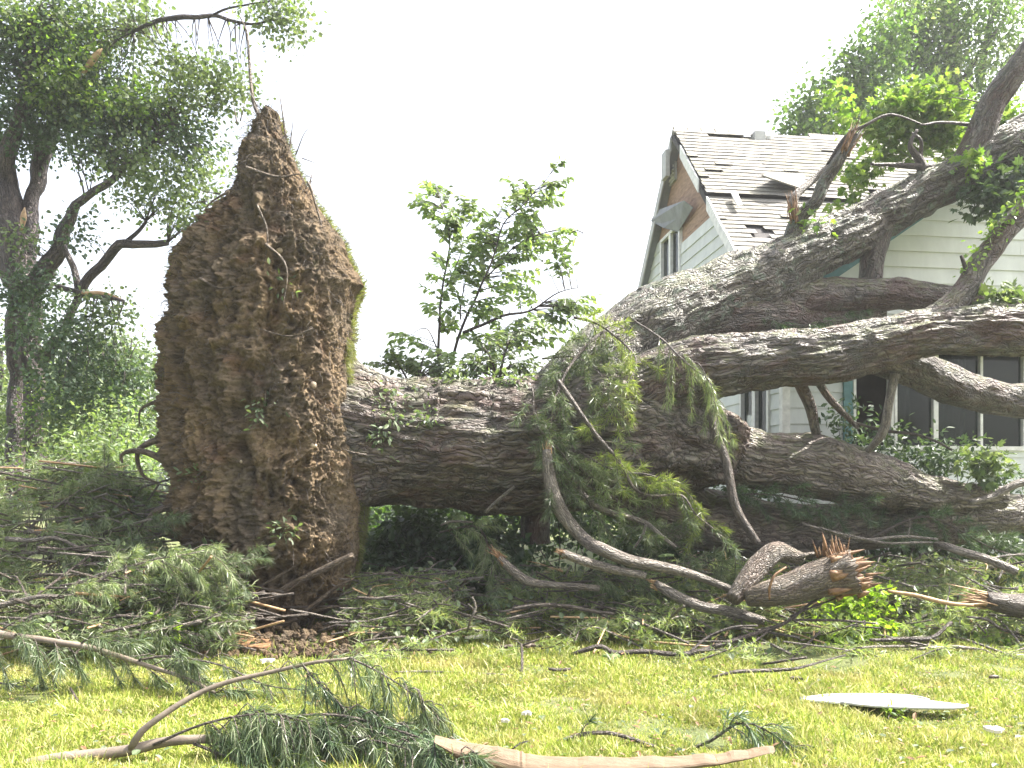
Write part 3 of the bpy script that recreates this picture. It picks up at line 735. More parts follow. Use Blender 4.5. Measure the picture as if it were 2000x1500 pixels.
# roots
def roots():
    spec = [([(516, 240), (500, 205), (492, 150), (488, 100), (483, 60), (468, 30)], 4.5, 9.6), ([(558, 270), (552, 230), (545, 185)], 2.6, 9.7), ([(560, 300), (566, 265), (571, 232)], 2, 9.6),
            ([(462, 240), (455, 205)], 2, 9.6), ([(470, 235), (478, 200)], 1.6, 9.6), ([(500, 205), (485, 175)], 1.6, 9.5), ([(575, 300), (590, 265), (606, 245)], 1.4, 9.6),
            ([(590, 310), (610, 318), (632, 325)], 1.2, 9.6), ([(605, 365), (609, 340)], 2.5, 9.6), ([(430, 375), (395, 372)], 1.8, 9.5), ([(445, 372), (415, 390), (395, 412)], 3, 8.95),
            ([(405, 395), (360, 402)], 1.6, 9.4), ([(715, 890), (690, 886), (668, 878)], 3, 9.0), ([(445, 1262), (462, 1215), (540, 1160), (600, 1125), (690, 1085)], 9, 9.0),
            ([(450, 1180), (520, 1135), (600, 1090)], 5, 9.0), ([(470, 1230), (560, 1215), (650, 1150), (690, 1130)], 7, 9.1), ([(520, 1255), (600, 1200), (680, 1180)], 6, 9.15),
            ([(350, 915), (300, 885), (262, 882), (240, 890), (243, 905)], 8, 9.3), ([(350, 850), (300, 862), (272, 885), (280, 925), (310, 940)], 8, 9.4), ([(350, 985), (300, 1005), (282, 1030), (272, 1055)], 8, 9.3),
            ([(340, 770), (300, 785), (272, 800), (268, 830)], 5, 9.4), ([(520, 480), (560, 520), (555, 600)], 3, 8.95), ([(610, 640), (560, 655), (500, 640)], 2.4, 8.9),
            ([(390, 545), (430, 565), (470, 560)], 2.6, 8.95), ([(480, 330), (540, 345), (590, 340)], 4, 9.15), ([(600, 360), (620, 420), (640, 500)], 3, 9.3), ([(505, 400), (520, 470), (500, 560)], 2.5, 9.05)] + [([(450 + 25 * k + rng.uniform(-9, 9), 1250 - 20 * (k % 3)), (500 + 22 * k, 1190 - 14 * (k % 4)), (560 + 18 * k, 1140 - 16 * k % 50), (640 + 10 * k, 1060 + 12 * (k % 4))], rng.uniform(2, 5), 9.05 + .04 * k) for k in range(7)]
    for pts, r, Y in spec:
        b = Buf(); n = len(pts)
        Pp = [P(x, y, Y) for x, y in pts]; rr = [max(.3, r * (1 - .75 * i / (n - 1))) / F * Y for i in range(n)] if r < 9 else [r / F * Y * (1 - .3 * i / (n - 1)) for i in range(n)]
        tube(b, Pp, rr, 8 if r < 9 else 20, .05, .012 if r > 8 else .003, seed=int(pts[0][0]), wob=.025)
        part('root', b, M['root'], plate)
    # hair roots: one stuff part
    b = Buf(); mk = (PO[:, 1] < .3) & (PV[:, 2] > .1); idx = rng.choice(np.nonzero(mk)[0], 1700)
    for i in idx:
        s = PV[i] - PO[i] * .01; d = unit(PO[i] + rng.normal(0, .5, 3)); L = rng.uniform(.05, .26)
        m_ = s + d * L * .5; e = s + d * L * .8 + np.array([0, 0, -.3 * L]) + rng.normal(0, .03, 3)
        tube(b, [s, m_, e], [.004, .0028, .0012], 4, .05, seed=int(i) % 50)
    o = part('fine_roots', b, M['bark_twig'], plate); o['kind'] = 'stuff'
    b = Buf()
    for px, py in ((655, 715), (612, 752), (548, 490), (612, 870), (530, 1070), (470, 900)):
        i = plate_near(px, py); n = 1; r = rng.uniform(.02, .045); b = Buf()
        th = np.linspace(0, math.pi, 7); ph = np.linspace(0, 2 * math.pi, 9)[:-1]
        V = np.array([(math.sin(a) * math.cos(c_), math.sin(a) * math.sin(c_), math.cos(a)) for a in th for c_ in ph]) * r * rng.uniform(.6, 1.2, 3)
        V = V * (1 + .2 * vnoise(V * 30)[:, None]) + PV[i] + PO[i] * .0
        ii = np.arange(6)[:, None] * 8; jj = np.arange(8)[None]; jn = (jj + 1) % 8
        b.add(V, np.stack([ii + jj, ii + 8 + jj, ii + 8 + jn, ii + jn], -1).reshape(-1, 4), smooth=True)
        part('pebble', b, M['stone'], plate)
roots()
# --- trunk and limbs
limbpts = {}
def limb(name, L, matn, sides=64, rough=.03, step=.035, seed=0, parent=ft, jag=(0, 0), lump=.10, key=None, wob=.02):
    p, r = px_path(L); b = Buf()
    C, R = tube(b, p, r, sides, step, rough, seed=seed, jag=jag, lump=lump, wob=wob)
    if key: limbpts[key] = C
    return part(name, b, matn, parent)
trunk = limb('trunk', [(600, 850, 10.2, 118), (690, 855, 10.2, 128), (760, 862, 10.2, 122), (900, 866, 10.2, 119), (1050, 866, 10.2, 122), (1180, 852, 10.2, 132), (1280, 855, 10.25, 118), (1360, 868, 10.3, 84), (1430, 884, 10.4, 58)],
     M['bark_trunk'], 190, .07, .022, 1, lump=.09)
limb('root_flare', [(640, 700, 10.3, 50), (700, 752, 10.2, 38), (780, 775, 10.1, 22), (860, 790, 10.05, 10)], M['bark_trunk'], 40, .03, seed=2, parent=trunk)
limb('root_flare', [(640, 960, 9.7, 60), (720, 935, 9.75, 48), (820, 925, 9.8, 25), (900, 930, 9.9, 10)], M['bark_trunk'], 40, .03, seed=3, parent=trunk)
L1 = limb('limb', [(1060, 850, 10.3, 78), (1125, 770, 10.35, 84), (1190, 702, 10.5, 80), (1290, 636, 10.7, 72), (1400, 584, 11.0, 68), (1500, 540, 11.2, 60), (1580, 495, 11.3, 50), (1680, 446, 11.5, 43), (1790, 386, 11.6, 38), (1900, 322, 11.6, 37), (2000, 265, 11.6, 38), (2160, 190, 11.6, 34)],
     M['bark_lichen'], 130, .05, .03, 5, key='a')
limb('limb', [(1400, 600, 11.0, 55), (1500, 590, 11.2, 44), (1600, 580, 11.3, 32), (1720, 578, 11.4, 29), (1830, 582, 11.4, 26), (1960, 590, 11.4, 22), (2100, 600, 11.4, 20)], M['bark_limb'], 60, .03, seed=7)
limb('limb', [(1360, 625, 10.9, 50), (1460, 618, 11.0, 42), (1560, 622, 11.3, 30), (1640, 622, 11.5, 22), (1720, 612, 11.8, 18)], M['bark_limb'], 48, .03, seed=8)
limb('broken_stub', [(1722, 425, 11.5, 24), (1712, 470, 11.5, 22), (1702, 510, 11.5, 20), (1697, 558, 11.5, 20)], M['bark_limb'], 40, .025, seed=9, parent=L1)
L1c = limb('limb', [(1880, 330, 11.6, 30), (1912, 270, 11.5, 26), (1945, 195, 11.4, 24), (1990, 130, 11.3, 22), (2040, 60, 11.2, 20), (2080, -40, 11.2, 15)], M['bark_limb'], 44, .025, seed=10, key='c')
L2 = limb('limb', [(1180, 830, 10.1, 80), (1260, 770, 10.0, 74), (1340, 728, 9.9, 66), (1450, 708, 9.8, 56), (1560, 700, 9.8, 50), (1680, 678, 9.8, 50), (1780, 655, 9.8, 48), (1900, 648, 9.8, 48), (2010, 648, 9.8, 46), (2150, 640, 9.8, 42)],
     M['bark_limb'], 130, .05, .03, 12, key='b')
limb('limb', [(1800, 640, 9.85, 30), (1855, 602, 9.9, 27), (1895, 555, 9.95, 22), (1930, 495, 10.0, 20), (1975, 435, 10.0, 21), (2040, 370, 10.1, 19)], M['bark_limb'], 44, .022, seed=13, key='d')
limb('limb', [(1700, 690, 10.0, 38), (1780, 718, 10.3, 34), (1860, 752, 10.6, 34), (1940, 775, 10.9, 32), (2080, 800, 11.2, 30)], M['bark_limb'], 56, .03, seed=14)
limb('limb', [(1250, 840, 10.4, 95), (1330, 870, 10.45, 72), (1420, 888, 10.45, 58), (1520, 902, 10.4, 58), (1600, 912, 10.4, 62), (1680, 930, 10.4, 54), (1780, 955, 10.4, 38), (1870, 968, 10.4, 28), (1960, 970, 10.4, 20)],
     M['bark_tan'], 110, .045, .03, 15)
limb('limb', [(1170, 920, 10.8, 70), (1280, 985, 10.9, 60), (1400, 1020, 10.9, 58), (1530, 1035, 10.9, 56), (1680, 1028, 10.9, 50), (1800, 1018, 10.9, 46), (1930, 1010, 10.9, 42), (2080, 1000, 10.9, 36)], M['bark_tan'], 70, .035, .035, 16)
# broken forked snag standing on the upper limb
sn_ = limb('snag', [(1543, 500, 11.2, 16), (1546, 460, 11.2, 15), (1562, 425, 11.2, 15), (1592, 395, 11.1, 13), (1612, 350, 11.1, 13), (1640, 310, 11.0, 12), (1665, 268, 11.0, 8)], M['bark_lichen'], 28, .012, seed=18, jag=(0, .12), lump=.2)
limb('side_branch', [(1548, 415, 11.2, 10), (1556, 385, 11.2, 8), (1590, 350, 11.3, 7), (1625, 318, 11.3, 6), (1662, 288, 11.3, 4)], M['bark_pale'], 12, .005, seed=19, parent=sn_)
limb('side_branch', [(1618, 320, 11.1, 3.5), (1655, 265, 11.0, 4), (1690, 245, 10.9, 3.5), (1740, 225, 10.9, 2.5), (1800, 245, 10.9, 1.5)], M['bark_dark'], 8, .002, seed=20, parent=sn_)
def splinters(parent, base, d, n, L, spread, matn, name='splintered_wood', thick=.018):
    b = Buf(); d = unit(np.asarray(d, float))
    n = int(n * 1.8); thick *= .62
    for k in range(n):
        o = base + rng.normal(0, spread, 3); dd = unit(d + rng.normal(0, .16, 3)); l = L * rng.uniform(.15, 1.1); t = thick * rng.uniform(.4, 1.3)
        tube(b, [o - dd * l * .4, o + dd * l * .3, o + dd * l], [t, t * .7, .001], 5, .2, .002, seed=k)
    return part(name, b, matn, parent)
splinters(sn_, P(1550, 418, 11.12), (-.05, 0, 1), 18, .32, .035, M['wood_orange'])
splinters(sn_, P(1655, 285, 10.95), (.45, 0, .8), 12, .35, .035, M['wood_orange'])
# dead twisted branchlets in the bright foliage and small limbs on the trunk
for i, (L, m_) in enumerate([
    ([(1755, 385, 11.7, 12), (1770, 360, 11.6, 10), (1790, 345, 11.5, 7), (1820, 335, 11.5, 3)], 'bark_pale'),
    ([(1796, 372, 11.6, 8), (1796, 320, 11.5, 9), (1778, 285, 11.4, 5), (1790, 255, 11.4, 3)], 'bark_dark'),
    ([(1796, 310, 11.5, 4), (1798, 275, 11.4, 3), (1780, 258, 11.4, 2)], 'bark_dark'),
    ([(1850, 330, 11.8, 8), (1800, 325, 11.5, 6), (1740, 322, 11.4, 4), (1700, 318, 11.3, 3)], 'bark_dark'),
    ([(1900, 245, 11.7, 4), (1850, 238, 11.4, 3), (1800, 245, 11.2, 2)], 'bark_dark'),
    ([(1895, 555, 9.9, 4), (1888, 525, 9.9, 4), (1877, 498, 9.9, 3)], 'bark_dark'),
    ([(1560, 745, 10.0, 12), (1580, 790, 10.1, 11), (1592, 850, 10.3, 9)], 'bark_limb'),
    ([(1595, 745, 10.1, 8), (1640, 800, 10.3, 7), (1675, 835, 10.5, 4)], 'bark_limb'),
    ([(1747, 730, 10.0, 9), (1735, 790, 10.0, 8), (1720, 850, 10.1, 8), (1695, 885, 10.2, 5)], 'bark_pale'),
    ([(1660, 825, 10.5, 3), (1720, 840, 10.5, 3), (1800, 850, 10.5, 2.5), (1860, 880, 10.5, 2)], 'bark_dark')]):
    limb('branchlet', L, M[m_], 12, .006, .04, 30 + i, lump=.15)
# foliage of the fallen tree
def blob_clumps(blobs, Yj=.5):
    """blobs: (px,py,Y,rx px,ry px,n clumps) -> clump centres"""
    out = []
    for px, py, Y, rx, ry, n in blobs:
        q = rng.normal(size=(n, 3)); q = q / np.linalg.norm(q, axis=1)[:, None] * rng.random((n, 1)) ** .45
        c = P(px, py, Y); sc = Y / F
        out.append(c + q * np.array([rx * sc, Yj * (rx + ry) / 2 * sc * 1.6, ry * sc]))
    return np.vstack(out)
def crown(name, parent, blobs, tmpl, size, n, spread, m_, attach=None, twigm=None, Yj=.5, droop=.3, tw=.35):
    C = blob_clumps(blobs, Yj); b = Buf(); leaves(b, C, tmpl, size, n, spread, droop)
    o = part(name, b, m_, parent)
    if attach is not None:
        b = Buf(); few = len(C) * tw < 16
        for c in C:
            if rng.random() > tw: continue
            if few: b = Buf()
            a = attach[np.argmin(np.sum((attach - c) ** 2, 1))]; L = np.linalg.norm(c - a)
            if L > 1.1: a = c + (a - c) / L * .6 + rng.normal(0, .15, 3); L = .6
            mid = (a + c) / 2 + np.array([0, 0, .12 * L]) + rng.normal(0, .06 * L, 3)
            tube(b, [a, mid, c], [.006 + .008 * L, .006, .003], 5, .15, wob=.03)
            if few: part('twig', b, twigm or M['bark_dark'], parent)
        if b.n and not few: part('twigs', b, twigm or M['bark_dark'], parent)
    return C
att = np.vstack([limbpts['a'], limbpts['c']])
crown('foliage', ft, [(1785, 225, 12.3, 85, 55, 100), (1840, 250, 12.3, 55, 60, 64), (1720, 265, 12.3, 50, 38, 26), (1830, 190, 12.4, 55, 32, 26), (1625, 190, 12.3, 18, 34, 9), (1650, 240, 12.3, 40, 28, 12),
      (1690, 330, 12.0, 36, 36, 18), (1660, 385, 12.0, 34, 26, 10), (1575, 437, 11.1, 16, 12, 6), (1985, 245, 12.2, 40, 46, 30), (1905, 312, 11.2, 22, 20, 7), (1750, 295, 12.2, 55, 30, 18), (1870, 290, 12.2, 25, 35, 10)],
      MAPLE, .105, 10, .10, M['leaf_bright'], att, Yj=.35, tw=.03)
crown('ivy', ft, [(1960, 385, 11.3, 75, 45, 60), (1990, 350, 11.4, 60, 40, 30), (1905, 350, 11.5, 20, 20, 6)], MAPLE, .12, 9, .11, M['leaf_dark'], None)
crown('foliage', ft, [(1960, 585, 9.9, 60, 24, 26), (1925, 905, 10.2, 42, 42, 26)], MAPLE, .11, 8, .08, M['leaf_mid'], None)
b = Buf(); Cc = limbpts['d'][25:]; sel = rng.choice(len(Cc), 40); leaves(b, Cc[sel] + np.array([-.1, -.06, .08]), BROAD, .06, 9, .06); part('ivy', b, M['leaf_bright'], ft)
# loose leaves and moss shreds resting on top of the trunk
b = Buf(); pts = blob_clumps([(760, 770, 9.6, 60, 18, 14), (880, 745, 10, 70, 6, 10), (990, 745, 10, 60, 8, 16), (750, 850, 9.45, 25, 60, 16), (830, 820, 9.42, 14, 30, 6)], .2)
leaves(b, pts, OVAL, .08, 10, .07, droop=.6); part('foliage', b, M['leaf_mid'], ft)

# ================================================================== PINE BOUGHS
def pine_part(root, path, r0, r1, ntw, tl, nl, wd, matn, stem='stem', stemm=None, start=.25, droop=.35, dens=1.0, sides=10, side_bias=None, parent=None, wob=.03, bare=False, nd=.3, cone=.55):
    C_, R_ = smooth_path(path, np.linspace(r0, r1, len(path)), .05)
    b = Buf(); tube(b, path, np.linspace(r0, r1, len(path)), sides, .06, .004, seed=int(abs(path[0][0]) * 10) % 40, wob=wob * .5)
    nb = Buf(); T = unit(np.gradient(C_, axis=0)); n = len(C_)
    ends = []
    for k in range(ntw):
        i = int(n * (start + (1 - start) * (k + rng.random()) / ntw)); i = min(i, n - 1)
        p0 = C_[i]; r = rng.normal(size=3)
        if side_bias is not None: r = r + np.asarray(side_bias)
        d = unit(unit(r - T[i] * (r @ T[i])) * .8 + T[i] * .75); l = tl * rng.uniform(.55, 1.15)
        p1 = p0 + d * l * .5; p2 = p0 + d * l + np.array([0, 0, -droop * l])
        tube(b, [p0, p1, p2], [max(.003, R_[i] * .35), .004, .0025], 5, .08, .001, seed=k % 9, wob=.015, mi=1)
        if bare: continue
        q = np.linspace(.3, 1, max(3, int(9 * l / .3 * dens)))[:, None]
        pts = p0 * (1 - q) ** 2 + p1 * 2 * q * (1 - q) + p2 * q ** 2
        needle_tufts(nb, pts, np.tile(unit(p2 - p1), (len(pts), 1)), int(7 * dens), nl, wd, cone, droop=nd)
        needle_tufts(nb, p2[None], unit(p2 - p1)[None], int(22 * dens), nl * 1.15, wd, cone * .9, droop=nd * .6)
    if not bare:
        needle_tufts(nb, C_[-8:], T[-8:], int(9 * dens), nl, wd, .6)
    s = part(stem, b, [stemm or M['bark_twig'], M['bark_twig']], parent or root)
    if nb.n: part('needles', nb, matn, s if parent is not None else root)
    return s
def bough(label, path, r0, r1, ntw=16, tl=.35, nl=.11, wd=.004, matn='needle', name='pine_bough', cat='pine bough', group=None, **kw):
    path = [np.array(p, float) for p in path]
    t = thing(name, label, cat, (path[0][0], path[0][1], max(path[0][2] - .05, 0)), group=group)
    pine_part(t, path, r0, r1, ntw, tl, nl, wd, M[matn], **kw)
    return t
pxp = lambda L: [P(*q) for q in L]
# foreground bough, bottom left
B1 = thing('pine_bough', 'long pine branch in the near left foreground with a fork and thick drooping needles', 'pine bough', P(60, 1500, 4.9) * np.array([1, 1, 0]))
main = pine_part(B1, pxp([(-40, 1510, 4.75), (60, 1494, 4.8), (250, 1466, 4.9), (330, 1449, 4.95), (450, 1445, 5.0), (600, 1446, 5.0), (720, 1452, 5.0), (820, 1470, 5.0)]), .042, .012, 34, .34, .15, .0042, M['needle'], start=.48, droop=.25, dens=1.5, sides=18, stemm=M['bark_log'], side_bias=(.3, -.2, .25))
pine_part(B1, pxp([(255, 1464, 4.9), (275, 1425, 4.9), (330, 1385, 4.95), (420, 1340, 5.05), (530, 1310, 5.1), (620, 1292, 5.1), (690, 1286, 5.1)]), .024, .009, 6, .2, .13, .004, M['needle'], stem='side_branch', start=.6, droop=.7, dens=1.2, sides=12, parent=B1, stemm=M['bark_log'])
pine_part(B1, pxp([(680, 1286, 5.1), (740, 1310, 5.1), (800, 1345, 5.1), (850, 1390, 5.1), (855, 1410, 5.1)]), .008, .003, 20, .13, .15, .004, M['needle'], stem='side_branch', start=.0, droop=1.2, dens=1.3, parent=B1)
pine_part(B1, pxp([(590, 1300, 5.1), (620, 1335, 5.05), (660, 1370, 5.0), (690, 1410, 4.95)]), .006, .003, 10, .12, .13, .004, M['needle_dark'], stem='side_branch', start=.1, droop=1.1, dens=1.2, parent=B1)
pine_part(B1, pxp([(420, 1450, 5.0), (520, 1410, 5.0), (650, 1395, 4.95), (760, 1420, 4.9), (850, 1450, 4.6), (930, 1475, 4.42)]), .012, .004, 26, .22, .15, .0042, M['needle_dark'], stem='side_branch', start=.1, droop=.7, dens=1.6, parent=B1)
pine_part(B1, pxp([(380, 1450, 4.95), (480, 1490, 4.8), (600, 1510, 4.7), (760, 1520, 4.65)]), .01, .004, 22, .22, .15, .0042, M['needle_dark'], stem='side_branch', start=.1, droop=.2, dens=1.5, parent=B1)
pine_part(B1, pxp([(300, 1455, 4.9), (370, 1425, 4.9), (460, 1400, 4.9), (540, 1395, 4.85), (600, 1410, 4.8)]), .01, .004, 20, .2, .15, .0042, M['needle'], stem='side_branch', start=.25, droop=.8, dens=1.5, parent=B1)
pine_part(B1, pxp([(560, 1445, 4.95), (650, 1430, 4.9), (740, 1450, 4.8), (820, 1475, 4.6), (900, 1490, 4.42)]), .01, .004, 26, .22, .15, .0042, M['needle'], stem='side_branch', start=.05, droop=.6, dens=1.6, parent=B1)
B2 = thing('pine_bough', 'pine branch with bare grey stem reaching in from the left edge above the near lawn', 'pine bough', P(0, 1240, 6.6) * np.array([1, 1, 0]))
pine_part(B2, pxp([(-60, 1222, 6.6), (0, 1236, 6.6), (80, 1248, 6.6), (180, 1268, 6.55), (270, 1296, 6.5), (360, 1325, 6.4), (420, 1355, 6.3)]), .036, .01, 30, .34, .13, .0045, M['needle'], start=.05, droop=.35, dens=1.5, sides=14, stemm=M['bark_log'])
pine_part(B2, pxp([(270, 1290, 6.5), (340, 1285, 6.45), (430, 1300, 6.4), (510, 1335, 6.3), (600, 1350, 6.2)]), .01, .004, 16, .22, .13, .004, M['needle'], stem='side_branch', start=.1, droop=.5, dens=1.2, parent=B2)
for i, (lab, L, r0, ntw, tl, mt, st_) in enumerate([
    ('grey pine branch at the left edge running into the bough heap below the standing tree', [(-50, 1190, 7.8), (0, 1182, 7.8), (75, 1165, 7.8), (150, 1162, 7.9), (210, 1125, 8.0), (280, 1100, 8.1), (400, 1075, 8.2)], .03, 34, .34, 'needle_light', .3),
    ('pale forked pine branch in the far left bough heap with a torn orange butt', [(10, 1052, 8.8), (60, 1056, 8.8), (110, 1052, 8.8), (160, 1072, 8.8), (220, 1090, 8.8), (270, 1130, 8.7)], .028, 24, .32, 'needle_light', .2),
    ('slender pine branch rising through the top of the left bough heap', [(20, 1090, 9.2), (60, 1030, 9.3), (110, 990, 9.4), (160, 955, 9.5), (210, 915, 9.6)], .02, 26, .32, 'needle_light', .2),
    ('thin pine branch lying level across the middle of the left bough heap', [(110, 1020, 9.3), (180, 1010, 9.2), (260, 1025, 9.1), (330, 1030, 8.9)], .016, 24, .3, 'needle', .1),
    ('pine branch spreading in front of the foot of the root plate', [(120, 1155, 8.4), (220, 1145, 8.4), (320, 1130, 8.4), (400, 1110, 8.4), (470, 1100, 8.4)], .018, 32, .36, 'needle', .2),
    ('low pine branch with drooping needles between the two grey stems on the left', [(-20, 1330, 6.7), (40, 1340, 6.7), (100, 1352, 6.65)], .01, 5, .12, 'needle', .0),
    ('thin arching pine branch touching the bright green weed by the root plate', [(180, 1275, 7.6), (260, 1238, 7.7), (330, 1232, 7.8), (400, 1245, 7.8)], .012, 18, .26, 'needle', .1),
    ]):
    p = pxp(L); bough(lab, p, r0, .005, ntw, tl, .12, .0045, mt, start=st_, droop=.25, dens=1.15, stemm=M['bark_pale'] if r0 > .018 else None)
# boughs draped over the trunk fork
for lab, L, r0, ntw, tl, mt, kw in [
    ('dense pine bough draped over the trunk just left of the fork', [(1190, 640, 9.9), (1140, 680, 9.6), (1100, 740, 9.35), (1075, 820, 9.2), (1080, 890, 9.15), (1100, 950, 9.1)], .02, 38, .38, 'needle', dict(start=.05, droop=.15, dens=1.3, nd=.08, cone=.85)),
    ('pine bough with pale needles hanging over the middle limb near the fork', [(1230, 620, 10.0), (1290, 660, 9.6), (1345, 715, 9.15), (1385, 745, 9.1), (1390, 790, 9.1)], .014, 18, .3, 'needle_light', dict(start=.3, droop=.9, dens=1.1)),
    ('pine bough covering the upper side of the fork under the lichen limb', [(1120, 620, 10.0), (1180, 640, 9.8), (1240, 700, 9.5), (1220, 760, 9.35), (1180, 830, 9.15)], .018, 30, .28, 'needle_bright', dict(start=.05, droop=.1, dens=1.2, nd=.08, cone=.85)),
    ('long bare pine branch sweeping from the draped boughs down to the right', [(1092, 742, 9.1), (1130, 800, 9.05), (1165, 850, 9.0), (1210, 900, 9.0), (1240, 955, 9.0), (1275, 970, 9.0), (1330, 968, 9.0), (1360, 1005, 8.95), (1400, 1040, 8.95), (1440, 1085, 8.9)], .028, 16, .3, 'needle', dict(start=.25, droop=.1, dens=1.1, nd=.05, cone=.9, stemm=M['bark_twig'])),
    ('pine bough with bright yellow green needles below the trunk fork', [(1130, 880, 9.2), (1200, 920, 9.1), (1280, 930, 9.1), (1340, 960, 9.1), (1370, 1020, 9.1)], .014, 24, .3, 'needle_bright', dict(start=.05, droop=.1, dens=1.3, nd=.05, cone=.9)),
    ('pine bough hanging straight down in front of the trunk beside the peeled branch', [(1040, 760, 9.2), (1050, 830, 9.15), (1110, 900, 9.1), (1150, 980, 9.1), (1200, 1050, 9.1)], .014, 20, .3, 'needle', dict(start=.05, droop=.15, dens=1.3, nd=.05, cone=.9)),
    ('pine bough spilling over the top of the trunk behind the other draped boughs', [(1060, 700, 9.9), (1130, 700, 9.7), (1180, 740, 9.4), (1190, 790, 9.2)], .014, 22, .34, 'needle_light', dict(start=.0, droop=.15, dens=1.3, nd=.08, cone=.85)),
    ('pine bough filling the hollow between the peeled branch and the bare pine branch', [(1100, 880, 9.15), (1150, 930, 9.15), (1210, 980, 9.15), (1270, 1040, 9.15)], .014, 24, .34, 'needle_light', dict(start=.0, droop=.05, dens=1.3, nd=.05, cone=.9)),
    ('pine bough at the lower end of the drape touching the crossed logs', [(1210, 1020, 9.2), (1290, 1050, 9.2), (1350, 1085, 9.2), (1420, 1110, 9.2)], .012, 20, .3, 'needle', dict(start=.0, droop=.1, dens=1.2, nd=.05, cone=.9)),
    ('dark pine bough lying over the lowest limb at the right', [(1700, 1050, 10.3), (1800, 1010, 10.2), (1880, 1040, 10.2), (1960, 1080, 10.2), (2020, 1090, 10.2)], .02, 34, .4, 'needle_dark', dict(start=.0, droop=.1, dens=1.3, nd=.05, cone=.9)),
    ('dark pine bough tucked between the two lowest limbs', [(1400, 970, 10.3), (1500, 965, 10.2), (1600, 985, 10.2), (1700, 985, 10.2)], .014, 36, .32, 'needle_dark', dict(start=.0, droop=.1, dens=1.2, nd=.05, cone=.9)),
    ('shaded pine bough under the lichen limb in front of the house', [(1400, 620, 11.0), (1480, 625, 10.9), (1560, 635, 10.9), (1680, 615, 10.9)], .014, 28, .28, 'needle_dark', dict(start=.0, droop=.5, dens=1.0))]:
    bough(lab, pxp(L), r0, .005, ntw, tl, .12, .005, mt, **kw)
# boughs in the debris strip
for lab, L, r0, ntw, tl, mt in [
    ('thin dark pine branch arching over the split orange wood', [(800, 1190, 9.2), (830, 1168, 9.2), (880, 1160, 9.2), (960, 1166, 9.2), (1060, 1176, 9.2), (1180, 1192, 9.2)], .014, 18, .26, 'needle'),
    ('pine bough with long needles in front of the crossed branches at centre', [(1100, 1150, 9.3), (1170, 1130, 9.2), (1240, 1140, 9.2), (1300, 1170, 9.2)], .016, 34, .34, 'needle'),
    ('grey green pine bough at the foot of the dark bush', [(860, 1040, 9.9), (930, 1030, 9.8), (960, 1080, 9.7), (990, 1130, 9.6)], .014, 26, .34, 'needle_light'),
    ('pine bough on the grass edge under the dark leafless branch', [(1180, 1240, 8.9), (1240, 1235, 8.8), (1300, 1245, 8.8)], .01, 14, .22, 'needle'),
    ('pine bough beneath the right broken log', [(1760, 1150, 9.6), (1840, 1150, 9.5), (1900, 1170, 9.4), (1960, 1200, 9.3)], .014, 36, .34, 'needle_light')]:
    bough(lab, pxp(L), r0, .004, ntw, tl, .12, .0048, mt, start=.05, droop=.2, dens=1.2)
bough('small curved pine branch on the lawn behind the peeled plank', pxp([(1080, 1452, 5.2), (1130, 1436, 5.2), (1185, 1432, 5.2), (1240, 1442, 5.2), (1290, 1458, 5.15), (1340, 1460, 5.15), (1385, 1445, 5.15), (1425, 1420, 5.15), (1440, 1412, 5.15)]), .016, .008, 4, .16, .11, .004, 'needle_dark', start=.1, droop=.2)
t_ = bpy.data.objects[-1] if False else None
tt = [o for o in COL.objects if o.get('label', '').startswith('small curved pine')][0]
pine_part(tt, pxp([(1425, 1416, 5.15), (1470, 1412, 5.1), (1520, 1440, 5.05), (1550, 1458, 5.0)]), .006, .003, 15, .15, .12, .004, M['needle_dark'], stem='side_branch', start=.0, droop=.3, dens=1.2, parent=tt)

# slash: uncountable litter of pine twigs and needles
def slash(label, regions, dens, nmat, seed):
    b = Buf()
    for (x0, x1, yfun, n) in regions:
        for k in range(n):
            px = rng.uniform(x0, x1); lo, hi, Ya, Yb = yfun(px); t = rng.random()
            lo = lo + 28 * float(fbm(np.array([[px * .012, seed, 0]]), 2, 5)[0])
            if float(fbm(np.array([[px * .014, t * 3.5, seed * 7.]]), 2, 9)[0]) < rng.uniform(-.45, .35): continue
            py = hi + (lo - hi) * t; Y = Yb + (Ya - Yb) * t + rng.uniform(-.25, .25)
            c = P(px, py, Y); c[2] = max(c[2], gz(0, Y) + .04)
            a = rng.uniform(0, 2 * math.pi); d = unit(np.array([math.cos(a), math.sin(a) * .8, rng.uniform(-.3, .35)])); l = rng.uniform(.15, .45)
            if rng.random() < .75: k_ = rng.uniform(.6, 2.4); tube(b, [c - d * l * k_, c + rng.normal(0, .04, 3), c + d * l * .4 * k_], [.006 * k_, .005 * k_, .002], 5, .15, mi=rng.choice([1, 1, 1, 2, 2, 2, 2, 2, 3]))
            if rng.random() < .3: leaves(b, c[None], BROAD, .07, 9, .09, mi=4)
            m_ = int(4 * dens) + 2; q = np.linspace(-.6, .5, m_)[:, None]
            needle_tufts(b, c + d * l * q, np.tile(d, (m_, 1)), 9, .13, .0058, .8, droop=.1)
    o = solo('pine_litter', b, [nmat, M['bark_pale'], M['bark_twig'], M['wood'], M['leaf_mid']], label, 'pine litter', kind='stuff'); return o
slash('heap of pine twigs and needles at the left between the standing tree and the root plate', [(-40, 300, lambda x: (1255, 905 + max(0, x - 220) * .8, 7.7, 10.4), 2000), (280, 460, lambda x: (1265, 1080, 8.0, 8.8), 450)], 1, M['needle_light'], 1)
slash('strip of pine twigs and needles on the ground in front of the trunk', [(690, 1250, lambda x: (1228, 1120, 8.7, 9.9), 900), (1250, 2040, lambda x: (1228, 1100, 8.7, 9.9), 1300), (690, 2040, lambda x: (1300, 1230, 7.6, 8.6), 110)], 1, M['needle_pale'], 2)

